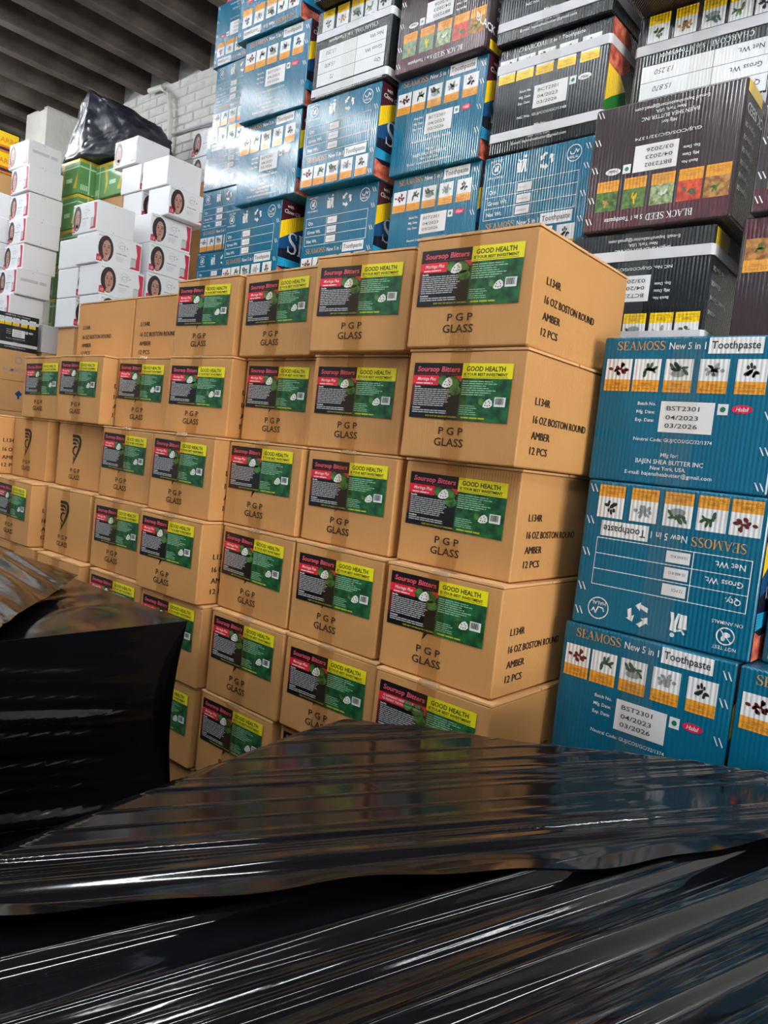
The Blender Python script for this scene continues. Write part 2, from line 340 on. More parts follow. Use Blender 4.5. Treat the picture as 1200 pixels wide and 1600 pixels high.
# ------------------------------------------------------------------ brown glass cartons with black and green labels
KW, KD, KH = .2364, .3228, .185
def soursop(pr, x0, y0, w, h, red):
    X = lambda u: x0+u*w
    Y = lambda v: y0+v*h
    hw = .515
    pr.rect(X(0), Y(0), X(hw), Y(1), 'lblack', 1); pr.rect(X(hw), Y(0), X(1), Y(1), 'lgreen', 1)
    pr.rect(X(hw), Y(.74), X(1), Y(1), 'lyellow', 2)
    pr.text('Soursop Bitters', X(.04), Y(.845), h*.095, 'lpink', bold=.028, shear=.12, fit=w*.45)
    pr.greek(X(.05), Y(.785), X(.48), Y(.825), 1, 'ldkred', 3, ragged=.02)
    pr.poly([(X(0), Y(.15)), (X(.05), Y(.4)), (X(.03), Y(.62)), (X(0), Y(.62))], 'ldkred', 2)
    if red:
        pr.rect(X(0), Y(.62), X(hw), Y(.78), 'lred', 2)
        pr.text('12 DIFFERENT HERBS AND ROOTS', X(.05), Y(.715), h*.04, 'lwhite', bold=.02, fit=w*.40)
        pr.text('TO PREVENT THE FOLLOWING DISEASES', X(.04), Y(.65), h*.04, 'lwhite', bold=.02, fit=w*.43)
    else:
        pr.rect(X(0), Y(.60), X(.28), Y(.775), 'lred', 2)
        pr.rect(X(.45), Y(.68), X(hw), Y(.775), 'lred', 2)
        pr.text('Moringa Plus', X(.05), Y(.685), h*.06, 'lwhite', shear=.25, bold=.012, fit=w*.2)
        pr.greek(X(.04), Y(.615), X(.22), Y(.655), 1, 'lwhite', 5, ragged=.02)
    pr.ell(X(.32), Y(.69), w*.05, h*.09, 'lleaf', 3); pr.ell(X(.43), Y(.66), w*.075, h*.11, 'lleaf', 3); pr.ell(X(.46), Y(.52), w*.06, h*.09, 'lleaf', 3)
    for (cx, cy, k) in ((.375, .655, 1.0), (.80, .32, .85)) if not red else ((.80, .32, .85),):
        if cx > .5: pr.ell(X(cx-.06), Y(cy+.03), w*.035, h*.07, 'lolive' if red else 'lleaf', 3)
        pr.poly([(X(cx+a*k), Y(cy+b*k)) for a, b in ((-.055, -.07), (-.02, -.095), (.03, -.08), (.055, -.03), (.045, .05), (.015, .095), (-.015, .07), (-.045, .0))], 'lwhite', 4)
        for a, b in ((-.025, -.04), (0, -.05), (.025, -.04), (-.02, .01), (.01, .04), (.025, .01)):
            pr.ell(X(cx+a*k), Y(cy+b*k), w*.006, h*.012, 'lblack', 5, 6)
    pr.text('Benefits', X(.03), Y(.555), h*.032, 'lwhite', bold=.03)
    pr.greek(X(.03), Y(.22), X(.44), Y(.545), 9, 'lgrey', 7, ragged=.22)
    pr.text('Ingredients', X(.03), Y(.175), h*.03, 'lwhite', bold=.03)
    pr.greek(X(.03), Y(.09), X(.42), Y(.165), 2, 'lgrey', 8, ragged=.2)
    pr.text('KEEP OUT OF REACH OF CHILDREN', X(.18), Y(.035), h*.028, 'lolive', bold=.02, fit=w*.33)
    pr.text('GOOD HEALTH', X(.555), Y(.865), h*.085, 'lblack', bold=.022, fit=w*.375)
    pr.text('IS YOUR BEST INVESTMENT', X(.535), Y(.785), h*.05, 'lblack', bold=.03, fit=w*.42)
    pr.greek(X(.53), Y(.755), X(.96), Y(.77), 1, 'lblack', 9, .5, ragged=.01)
    pr.greek(X(.53), Y(.44), X(.90), Y(.71), 7, 'lpale', 11, .42, ragged=.45)
    pr.greek(X(.53), Y(.10), X(.70), Y(.28), 5, 'lpale', 12, .35, ragged=.3)
    pr.greek(X(.55), Y(.03), X(.80), Y(.075), 1, 'lolive', 13, .6)
    pr.rect(X(.86), Y(.27), X(.965), Y(.43), 'lwhite', 3)
    rb = random.Random(5); x = .872
    while x < .95:
        ww = rb.choice((.003, .005, .008)); pr.rect(X(x), Y(.305), X(x+ww), Y(.415), 'lblack', 4); x += ww+rb.choice((.003, .005))
def pgp(pr):
    cx = KW*.44
    pr.text('P G P', cx+.002, .0425, .0125, 'ink', 'c', .012, fit=.050, l=1); pr.text('GLASS', cx, .0235, .0135, 'ink', 'c', .012, fit=.060, l=1)
    k = .083; bx, by = cx, .067                                     # the ribbon mark above the name
    def sp(pts): return [(bx+a, by+b*k) for a, b in pts]
    pr.stroke(sp([(-.024, .95), (.004, .95), (.014, .92), (.020, .84), (.020, .70), (.016, .55), (.008, .38), (-.002, .2), (-.012, .0)]), [.0085, .0085, .0095, .011, .0125, .011, .009, .006, .001], 'ink', 1)
    pr.stroke(sp([(-.022, .82), (.000, .82), (.007, .78), (.009, .68)]), [.0075, .0075, .007, .004], 'ink', 1)
    pr.stroke(sp([(-.020, .70), (-.004, .70), (.001, .67)]), [.0065, .0065, .004], 'ink', 1)
    pr.stroke(sp([(.006, .58), (-.006, .60), (-.015, .52), (-.016, .42), (-.010, .33), (-.002, .31)]), [.003, .006, .0075, .007, .006, .004], 'ink', 1)
    pr.stroke(sp([(-.012, .26), (-.008, .12), (-.013, -.02)]), [.004, .006, .001], 'ink', 1)
front_print = Pr(KW, KD, KH); pgp(front_print); FP = front_print.mesh('front_print')
sp_ = Pr(KW, KD, KH, 's')
for t, v, wd in (('L134R', .545, .045), ('16 OZ BOSTON ROUND', .39, .172), ('AMBER', .255, .056), ('12 PCS', .125, .053)):
    for dx in (0, .0005, .001): sp_.text(t, .036+dx, KH*v, .0125, 'ink', fit=wd, l=1+dx*1000)
SP = sp_.mesh('side_print')
def lab(y0, x0, tilt, red):
    pr = Pr(KW, KD, KH, off=.0012); soursop(pr, x0, y0, .200, .0925, red)
    c, s_ = math.cos(tilt), math.sin(tilt); cx, cz = x0+.1-KW/2, y0+.046
    pr.mb.v = [(cx+(x-cx)*c-(z-cz)*s_, y, cz+(x-cx)*s_+(z-cz)*c) for x, y, z in pr.mb.v]
    return pr.mesh('product_label')
LABS = [lab(.0775, .011, 0, 0), lab(.067, .014, -.012, 0), lab(.073, .009, -.02, 0), lab(.070, .016, .01, 0)]
LABR = lab(.072, .012, -.01, 1)
def tape_mesh(cx, wd, ks, full, seed):
    rnd = random.Random(seed); mb = MB(); z = [0, .055] if not full else [0, KH]
    segs = [(0.002, .05), (KH-.03, KH)] if not full else [(0.002, KH)]
    for a, b in segs:
        n = max(2, int((b-a)/.012)); vs = []
        for i in range(n+1):
            for k in range(5):
                vs.append((cx-KW/2+wd*(k/4-.5)+rnd.uniform(-.0008, .0008), -KD/2-.0023-rnd.uniform(0, .0012), a+(b-a)*i/n))
        mb.add(vs, [(i*5+k, i*5+k+1, i*5+k+6, i*5+k+5) for i in range(n) for k in range(4)], 'tape')
    # over the top edge, where it folds onto the lid
    mb.add([(cx-KW/2-wd/2, -KD/2-.002, KH-.006), (cx-KW/2+wd/2, -KD/2-.002, KH-.006), (cx-KW/2+wd/2, -KD/2+.002, KH+.0006), (cx-KW/2-wd/2, -KD/2+.002, KH+.0006), (cx-KW/2+wd/2, -KD/2+.06, KH+.0006), (cx-KW/2-wd/2, -KD/2+.06, KH+.0006)], [(0, 1, 2, 3), (3, 2, 4, 5)], 'tape_end')
    return mb.mesh('packing_tape', False)
TAPES = [tape_mesh(KW*.47, .04, 0, f, i) for i, f in enumerate((1, 0, 1, 1))]
fl = []
for sgn in (0, 1):
    m = MB(); rnd = random.Random(sgn+3); n = 10; vs = []
    y0, y1 = (-KD/2, -.002) if sgn == 0 else (.002, KD/2)
    for i in range(n+1):
        x = -KW/2+KW*i/n; e = rnd.uniform(-.0012, .001); e2 = rnd.uniform(-.0006, .0008)
        for (yy, zz) in ((y0+(e if sgn == 0 else 0), KH-.005), (y1+(e if sgn else 0), KH-.005), (y1+(e if sgn else 0), KH-.0012+e2*.3), (y0+(e if sgn == 0 else 0), KH-.0012+e2*.3)): vs.append((x, yy, zz))
    fs = [(i*4+k, i*4+(k+1) % 4, (i+1)*4+(k+1) % 4, (i+1)*4+k) for i in range(n) for k in range(4)] + [(3, 2, 1, 0), tuple(n*4+k for k in range(4))]
    m.add(vs, fs, 'kraft_edge'); fl.append(m.mesh('top_flap'))
KB = [rbox('carton', KW, KD, KH-.0055, 'kraft', .0036, i, .006) for i in range(5)]
def ktpl(i, kind):
    rnd = random.Random(i*7+1); flaps = [('top_flap', fl[0]), ('top_flap', fl[1])]
    ps = [('carton', KB[i % 5], flaps)]
    if kind != 'bare':
        ps += [('front_print', FP, None, 'dark printed mark and two lines of lettering'), ('side_print', SP, None, 'four lines of dark stencil lettering')]
        if kind == 'label': ps.append(('product_label', LABS[rnd.randrange(4)], None, 'glossy black, green and yellow label'))
        if kind == 'red': ps.append(('product_label', LABR, None, 'glossy black and green label with a full red bar'))
        ps.append(('packing_tape', TAPES[rnd.randrange(4)], None, 'clear packing tape'))
    return dict(size=(KW, KD, KH), parts=ps)
cols = {
 'A': [(1, -.725, 1.006, -.2), (2, -.722, 1.012, -1.6), (3, -.731, 1.05, .5), (4, -.721, 1.019, .3), (5, -.710, 1.006, .8)],
 'B': [(1, -.992, 1.033, 2.6), (2, -1.002, 1.06, 1.2), (3, -.983, 1.046, -.8), (4, -.971, 1.025, -1.4), (5, -.958, 1.017, .2), (6, -.964, 1.03, 0)],
 'C': [(1, -1.272, 1.074, -1.2), (2, -1.262, 1.094, -.6), (3, -1.228, 1.04, -.6), (4, -1.212, 1.03, -2), (5, -1.200, 1.014, -.6), (6, -1.208, 1.013, 0)],
 'D': [(1, -1.522, 1.068, .4), (2, -1.508, 1.057, 2), (3, -1.466, 1.002, .4), (4, -1.458, .982, .8), (5, -1.446, .994, .8), (6, -1.452, 1.0, 0)],
 'E': [(2, -1.760, 1.066, 1.4), (3, -1.756, 1.034, .5), (4, -1.735, 1.014, .6), (5, -1.704, 1.002, 1.2), (6, -1.72, 1.0, 0)],
 'F': [(2, -2.006, 1.025, .2), (3, -2.040, 1.056, 1.6), (4, -2.001, 1.016, 1.2), (5, -1.97, .985, .5)],
 'G': [(2, -2.255, 1.036, .3), (3, -2.330, 1.048, -1), (4, -2.262, .98, -.5), (5, -2.235, .985, 0)],
 'H': [(3, -2.575, .985, .5), (4, -2.53, 1.0, 0), (5, -2.5, .99, 0)],
}
CN = dict(A='rightmost column', B='second column from right', C='third column from right', D='fourth column from right', E='fifth column from right',
          F='sixth column from right', G='seventh column from right', H='leftmost column')
RN = {1: 'top row', 2: 'second row down', 3: 'third row down', 4: 'fourth row down', 5: 'fifth row down', 6: 'sixth row down'}
bare = {('F', 3), ('F', 4), ('G', 3), ('F', 5), ('H', 3)}
k = 0
def zrow(r): return EYE + .0097 + (2-r)*KH
for c, lst in cols.items():
    for (r, x, y, a) in lst:
        k += 1
        kind = 'plain' if (c, r) in bare else 'red' if (c, r) == ('A', 5) else 'label'
        d = {'plain': 'unlabelled brown carton with dark ribbon mark', 'red': 'brown carton whose black label has a red bar', 'label': 'brown carton with black and green label'}[kind]
        place(ktpl(k, kind), 'bottle_carton', x, y, zrow(r), a, d+', '+CN[c]+', '+RN[r], 'box', 'brown bottle cartons in the big stack')
    r, x, y, a = lst[-1]
    for rr in range(r+1, 11):
        k += 1
        place(ktpl(k, 'bare'), 'bottle_carton', x+.004*((rr*7) % 3-1), y+.006*((rr*5) % 3), zrow(rr), 0, 'brown carton low in the big stack, behind the black wrapped pallets', 'box', 'hidden cartons low in the big stack')
for i, (x, d) in enumerate(((-2.145, 'left'), (-1.815, 'right'))):
    place(ktpl(60+i, 'plain'), 'bottle_carton', x, 1.157, zrow(1), (-.5, .5)[i], 'brown carton turned lettering side forward on the top row, '+d+' one of the two', 'box', 'brown bottle cartons in the big stack', swap=-1)
def pallet(name, x0, y0, x1, y1, h, label):
    o = bpy.data.objects.new(name, None); COL.objects.link(o); o.location = ((x0+x1)/2, (y0+y1)/2, 0); tag(o, label, 'pallet')
    cx, cy = (x0+x1)/2, (y0+y1)/2; n = max(4, int((x1-x0)/.14)); bwid = (x1-x0)/n*.8
    dm = MB(); dm.box((-bwid/2, y0-cy, h-.02), (bwid/2, y1-cy, h), 'pallet_wood'); dme = dm.mesh('deck_board')
    sm = MB(); sm.box((x0-cx, -.045, .0), (x1-cx, .045, h-.02), 'pallet_wood'); sme = sm.mesh('stringer')
    for i in range(n): part('deck_board', dme, o).location = (x0-cx+(i+.5)*(x1-x0)/n, 0, 0)
    for t in (.06, .5, .94): part('stringer', sme, o).location = (0, (y0-cy)+(y1-y0)*t, 0)
pallet('wooden_pallet', -2.72, .97, -.58, 1.38, .10, 'low wooden pallet under the big stack of brown cartons')

# ------------------------------------------------------------------ toothpaste cartons
SW, SD, SH = .285, .38, .243
PIC = ('smaroon', 'sleaf', 'sleaf', 'sgrey', 'sink')
def title(pr, y, gold='sgold', white='swhite', name='SEAMOSS', extra='New 5 in 1'):
    pr.serif(name, SW*.085, y, .0145, gold, SW*.285); pr.text(extra, SW*.39, y+.001, .0115, white, bold=.01, fit=SW*.2)
    pr.rect(SW*.605, y-.006, SW*.885, y+.019, white, 1); pr.text('Toothpaste', SW*.62, y+.0015, .0125, 'sink', bold=.01, fit=SW*.25, l=3)
US = (.02, .19, .37, .56, .755)
def pics(pr, y0, y1, under=True, mats=PIC, base='swhite', lab='sorange', photo=None):
    for i, u in enumerate(US):
        x0, x1 = SW*u+.003, SW*(u+.145)+.006; ym = y0+(y1-y0)*.36
        if photo:
            pr.rect(x0, ym, x1, y1, photo[i], 1); pr.herb((x0+x1)/2, (ym+y1)/2, .016, ('herb', 'lgreen', 'swhite', 'syellow', 'sgold')[i], i+3, 3, 5)
        else:
            pr.rect(x0, ym, x1, y1, base, 1); pr.herb((x0+x1)/2, (ym+y1)/2, .0185, mats[i], i+2, 3, (16, 9, 11, 18, 14)[i]); (pr.ell((x0+x1)/2, (ym+y1)/2-.006, .012, .006, 'sgrey', 3) if i == 2 else None)
        pr.rect(x0, y0, x1, ym, lab, 1)
        pr.text('Organic', (x0+x1)/2, y0+.0115, .0042, 'sbrown', 'c', 0, l=3); pr.text(('Clove Oil', 'Tea Tree Oil', 'Neem Extract', 'Babool Extract', 'Eucalyptus Oil')[i], (x0+x1)/2, y0+.0035, .0042, 'sbrown', 'c', 0, fit=(x1-x0)*.8, l=3); pr.rect(x0, y0+.0095, x1, y0+.0100, 'sbrown', 3)
def ticks(pr, m='swhite'):
    for v in (.08, .3, .52, .76, .93):
        for dx in (0, .007): pr.line([(SW*.935+dx, SH*v), (SW*.955+dx, SH*v-.011)], .0018, m, 1)
def batch(pr, no, paper='spaper', txt='swhite', code='Neutral Code: GUJ/COS/GC/32/1374', oval='sred'):
    for t, v in (('Batch No.', .535), ('Mfg. Date:', .48), ('Exp. Date:', .425)): pr.text(t, SW*.355, SH*v, .0055, txt, 'r', .01, l=1)
    pr.rect(SW*.385, SH*.36, SW*.68, SH*.565, paper, 1)
    for t, v in ((no, .505), ('04/2023', .445), ('03/2026', .39)): pr.text(t, SW*.42, SH*v, .0075, 'sink', bold=.005, fit=SW*.18, l=3)
    pr.rect(SW*.695, SH*.49, SW*.75, SH*.56, paper, 1); pr.ell(SW*.7225, SH*.525, .0042, .0042, 'sgreen', 3)
    pr.ell(SW*.82, SH*.53, .0155, .0065, oval, 1, 16); pr.text('Halal', SW*.82, SH*.517, .0065, 'swhite' if oval == 'sred' else 'smaroon', 'c', .015, .2, l=3)
    pr.text(code, SW*.25, SH*.295, .0058, txt, bold=.005, fit=SW*.44, l=1)
    for t, v, h, f in (('Mfg for:', .195, .0065, .1), ('BAJEN SHEA BUTTER INC', .145, .0075, .38), ('New York, USA.', .105, .0065, .2), ('E-mail: bajensheabutter@gmail.com', .065, .0065, .49)):
        pr.text(t, SW*.47, SH*v, h, txt, 'c', .006, fit=SW*f, l=1)
def faceA(flip=False, name='SEAMOSS'):
    pr = Pr(SW, SD, SH, 'f', flip); title(pr, SH*.905); pics(pr, SH*.625, SH*.845); batch(pr, 'BST2301'); ticks(pr); return pr.mesh('front_print')
def arrow3(pr, cx, cy, r, m):
    for i in range(3):
        a = 2.0944*i+.5; c, s_ = math.cos(a), math.sin(a)
        T_ = lambda u, v: (cx+r*(u*c-v*s_), cy+r*(u*s_+v*c))
        pr.poly([T_(.35, -.75), T_(.75, -.75), T_(.95, -.1), T_(.6, -.1)], m, 1); pr.poly([T_(.35, -.1), T_(1.15, -.1), T_(.75, .38)], m, 1)
def icons(pr, y, m='swhite'):
    cx = SW*.13; pr.ring(cx, y, .0125, .002, m, 1); pr.ell(cx-.001, y-.002, .006, .004, m, 1); pr.ell(cx+.003, y+.004, .003, .004, m, 1); pr.line([(cx-.008, y+.008), (cx+.008, y-.008)], .0014, m, 1)
    pr.text('NOT TEST', cx, y+.0155, .0055, m, 'c', .005, l=1); pr.text('ON ANIMALS', cx, y-.022, .0055, m, 'c', .005, l=1)
    cx = SW*.37; pr.poly([(cx-.012, y+.004), (cx+.002, y+.004), (cx, y-.018), (cx-.010, y-.018)], m, 1); pr.ell(cx+.009, y+.016, .0035, .0035, m, 1)
    pr.poly([(cx+.004, y+.011), (cx+.014, y+.009), (cx+.013, y-.006), (cx+.016, y-.019), (cx+.010, y-.019), (cx+.008, y-.006), (cx+.004, y-.019), (cx, y-.019), (cx+.004, y)], m, 1); pr.line([(cx+.006, y+.009), (cx-.004, y+.006), (cx-.008, y+.011)], .003, m, 1)
    arrow3(pr, SW*.60, y-.003, .0185, m)
    cx = SW*.84; pr.ring(cx, y, .0175, .0018, m, 1); pr.text('HALAL', cx, y-.011, .006, m, 'c', .01, l=1); pr.line([(cx-.010, y+.004), (cx-.008, y-.001), (cx, y-.002), (cx+.004, y+.008), (cx+.008, y+.001), (cx+.011, y+.006)], .002, m, 1)
def faceB(flip=False):
    pr = Pr(SW, SD, SH, 'f', flip); m_ = 'swhite'; icons(pr, SH*.87)
    x0, x1, y0, y1 = SW*.05, SW*.90, SH*.39, SH*.71
    for i in range(4): y = y0+(y1-y0)*i/3; pr.line([(x0, y), (x1, y)], .0012, m_, 1)
    for x in (x0, x1): pr.line([(x, y0), (x, y1)], .0012, m_, 1)
    pr.line([(SW*.345, y0), (SW*.345, y1)], .0012, m_, 1)
    for i, (t, n_) in enumerate((('Net Wt.', '13.010 KG'), ('Gross Wt.', '15.400 KG'), ('Qty.', '72 PCS'))):
        y = y0+(y1-y0)*(i+.3)/3; pr.text(t, x0+.008, y, .0095, m_, bold=.012, l=1); pr.rect(SW*.36, y-.004, SW*.49, y+.014, 'spaper', 2); pr.text(n_, SW*.375, y+.002, .0045, 'sink', l=3)
    title(pr, SH*.295); pics(pr, SH*.03, SH*.25); ticks(pr); return pr.mesh('front_print')
def sideS():
    pr = Pr(SW, SD, SH, 's'); D_ = SD
    pr.rect(.002, .002, D_-.002, SH-.002, 'navy', 0)
    pr.poly([(.002, SH*.72), (.002, SH-.002), (.16, SH-.002), (.09, SH*.86)], 'wine', 1)
    pr.poly([(.002, SH*.52), (.002, SH*.73), (.05, SH*.82), (.10, SH*.9), (.15, SH-.002), (.2, SH-.002), (.13, SH*.80), (.05, SH*.64)], 'syellow', 2)
    pr.poly([(.002, SH*.40), (.002, SH*.52), (.05, SH*.64), (.13, SH*.80), (.2, SH-.002), (.3, SH-.002), (.2, SH*.7), (.08, SH*.48)], 'navyblue', 1)
    pr.text('with', .022, SH*.915, .010, 'swhite', bold=.01, shear=.2); pr.text('Clove Oil', .012, SH*.845, .0115, 'swhite', bold=.01, shear=.2, fit=.06)
    pr.serif('SEAMOSS', .035, SH*.38, .062, 'swhite', .31)
    for i in range(7): pr.stroke([(.002, SH*(.20+.016*i)), (.08, SH*(.235+.010*i)), (.2, SH*(.215+.012*i)), (.37, SH*(.23+.008*i))], [.003, .0045, .004, .002], 'sblue', 2)
    pr.poly([(.002, .002), (.085, .002), (.095, SH*.12), (.07, SH*.17), (.03, SH*.155), (.002, SH*.19)], 'coral', 3)
    pr.poly([(.09, .002), (.24, .002), (.22, SH*.16), (.15, SH*.2), (.098, SH*.13)], 'mossgreen', 2)
    return pr.mesh('side_print')
def ctape(w, d, h, cx=.5, wd=.05):
    mb = MB(); rnd = random.Random(2); n = 18; vs = []
    for i in range(n+1):
        for k_ in range(6): vs.append((w*(cx-.5)+wd*(k_/5-.5), -d/2-.0019-rnd.uniform(0, .0011), .002+(h-.003)*i/n))
    mb.add(vs, [(i*6+k_, i*6+k_+1, i*6+k_+7, i*6+k_+6) for i in range(n) for k_ in range(5)], 'tape_clear'); return mb.mesh('packing_tape')
TC = [rbox('carton', SW, SD, SH-.001, 'teal', .004, 20+i, .003) for i in range(3)]
FA, FAi, FB, FBi, SS, TP = faceA(), faceA(True), faceB(), faceB(True), sideS(), ctape(SW, SD, SH)
TEAL = dict(A=FA, Ai=FAi, B=FB, Bi=FBi)
def teal(i, f): return dict(size=(SW, SD, SH), parts=[('carton', TC[i % 3]), ('front_print', TEAL[f], None, 'white, gold and orange print'), ('side_print', SS, None, 'navy side with yellow sweep and white lettering'), ('packing_tape', TP, None, 'clear packing tape')])
# dark cartons
def faceBS(flip):
    pr = Pr(SW, SD, SH, 'f', flip); pr.rect(.004, SH*.83, SW-.004, SH-.004, 'bseed_band', 0)
    pr.serif('BLACK SEED', SW*.24, SH*.9, .0125, 'swhite', SW*.31); pr.text('5 in 1 Toothpaste', SW*.57, SH*.9, .009, 'swhite', bold=.008, fit=SW*.27)
    pics(pr, SH*.60, SH*.84, photo=('wheat', 'pepper', 'herb2', 'herb', 'herb')); batch(pr, 'BBT2302', code='GUJ/COS/GC/32/1374', oval='swhite'); ticks(pr); return pr.mesh('front_print')
def faceCD(flip):
    pr = Pr(SW, SD, SH, 'f', flip); pr.serif('CHARCOAL', SW*.2, SH*.92, .010, 'swhite', SW*.26); pr.text('5 in 1 Toothpaste', SW*.48, SH*.92, .0085, 'swhite', bold=.008, fit=SW*.30)
    pics(pr, SH*.66, SH*.88, lab='syellow', mats=('herb', 'sgrey', 'sink', 'sleaf', 'herb')); batch(pr, 'BCT2301', code='NC No. GUJ/COS/GC/1348', oval='swhite'); return pr.mesh('front_print')
def faceCW(flip):
    pr = Pr(SW, SD, SH, 'f', flip); x0, x1, y0, y1 = SW*.05, SW*.93, SH*.44, SH*.86
    pr.rect(x0, y0, x1, y1, 'swhite', 1)
    for i in range(4): y = y0+(y1-y0)*i/3; pr.line([(x0, y), (x1, y)], .001, 'sink', 2)
    pr.line([(SW*.42, y0), (SW*.42, y1)], .001, 'sink', 2)
    for i, (t, n_) in enumerate((('Net Wt.', '13.250'), ('Gross Wt.', '15.870'), ('Qty.', '72'))):
        y = y0+(y1-y0)*(i+.3)/3; pr.text(t, x0+.012, y, .0105, 'sink', bold=.005, l=3); pr.text(n_, SW*.7, y, .011, 'sink', shear=.2, l=3)
    pr.serif('CHARCOAL', SW*.17, SH*.365, .0105, 'swhite', SW*.29); pr.text('5 in 1 Toothpaste', SW*.49, SH*.365, .009, 'swhite', bold=.008, fit=SW*.32); pics(pr, SH*.02, SH*.25, lab='syellow', mats=('sink', 'herb', 'sleaf', 'wheat', 'herb'))
    pr.rect(x0, SH*.90, x1, SH*.975, 'swhite', 1)
    rb = random.Random(8); x = x0+.02
    while x < x0+.11: ww = rb.choice((.002, .004)); pr.rect(x, SH*.905, x+ww, SH*.97, 'sink', 2); x += ww+rb.choice((.0015, .003))
    pr.ell(SW*.8, SH*.94, .012, .006, 'sgrey', 2); pr.herb(SW*.62, SH*.94, .008, 'sink', 4, 3, 5); return pr.mesh('front_print')
def sideD(kind, flip):
    pr = Pr(SW, SD, SH, 's', flip); e = SD-.012 if flip else .09; al = 'r'
    if kind == 'seed':
        pr.rect(e-.075, .003, e+.009, SH*.10, 'syellow', 1)
        for i in range(6): pr.text('Organic Oil', e, SH*(.75-.09*i), .009, 'swhite', al, .01, l=1)
        pr.text('BLACK SEED', e, SH*.16, .018, 'swhite', al, .02, l=1)
    else:
        pr.rect(e-.07, SH*.03, e+.009, SH*.16, 'syellow', 1)
        for i, t in enumerate(('Coconut', 'Activated Charcoal', 'Clove Oil', 'Tea Tree Oil')): pr.text(t, e, SH*(.64-.11*i), .0095, 'swhite', al, .012, l=1)
        pr.text('ORGANIC', e, SH*.86, .014, 'syellow', al, .01, l=1)
    return pr.mesh('side_print')
def sideE():
    pr = Pr(SW, SD, SH, 's'); pr.poly([(.002, SH*.6), (.002, SH-.003), (.09, SH-.003), (.1, SH*.7), (.06, SH*.58)], 'coral', 1)
    pr.poly([(.002, SH*.28), (.002, SH*.6), (.06, SH*.58), (.09, SH*.5), (.03, SH*.36)], 'syellow', 2); pr.poly([(.002, .003), (.002, SH*.28), (.03, SH*.36), (.09, SH*.5), (.12, SH*.2), (.1, .003)], 'mossgreen', 1)
    return pr.mesh('side_print')
def strapm(v, wd=.010):
    mb = MB(); w, d = SW/2+.002, SD/2+.002; z0, z1 = SH*v-wd, SH*v+wd; r = .006; pts = [(-w+r, -d), (w-r, -d), (w, -d+r), (w, d-r), (w-r, d), (-w+r, d), (-w, d-r), (-w, -d+r)]
    vs = [(x, y, z) for z in (z0, z1) for x, y in pts] + [(x*.985, y*.99, z) for z in (z0, z1) for x, y in pts]
    fs = [(i, (i+1) % 8, (i+1) % 8+8, i+8) for i in range(8)] + [(i+8, (i+1) % 8+8, (i+1) % 8+24, i+24) for i in range(8)] + [((i+1) % 8, i, i+16, (i+1) % 8+16) for i in range(8)]
    mb.add(vs, fs, 'strap'); return mb.mesh('strap')
BSB = rbox('carton', SW, SD, SH-.001, 'bseed', .004, 31, .003); CHB = rbox('carton', SW, SD, SH-.001, 'char', .004, 32, .003)
BS, BSi, CD, CDi, CWi = faceBS(False), faceBS(True), faceCD(False), faceCD(True), faceCW(True)
ST = [strapm(.16), strapm(.80)]; ST2 = [strapm(.08), strapm(.70)]
def seed(f, flip=False): return dict(size=(SW, SD, SH), parts=[('carton', BSB), ('front_print', f, None, 'white lettering and five small ingredient pictures'), ('side_print', sideD('seed', flip)), ('packing_tape', TP, None, 'clear packing tape')])
def char(f, side=None, straps=True, ST=ST):
    ps = [('carton', CHB), ('front_print', f, None, 'white lettering and yellow ingredient pictures'), ('packing_tape', TP, None, 'clear packing tape')]
    if side: ps.append(('side_print', side))
    if straps: ps += [('strap', ST[0], None, 'white strapping band'), ('strap', ST[1], None, 'white strapping band')]
    return dict(size=(SW, SD, SH), parts=ps)
def zl(kk): return EYE+.006+.243*kk
gT = 'toothpaste cartons'
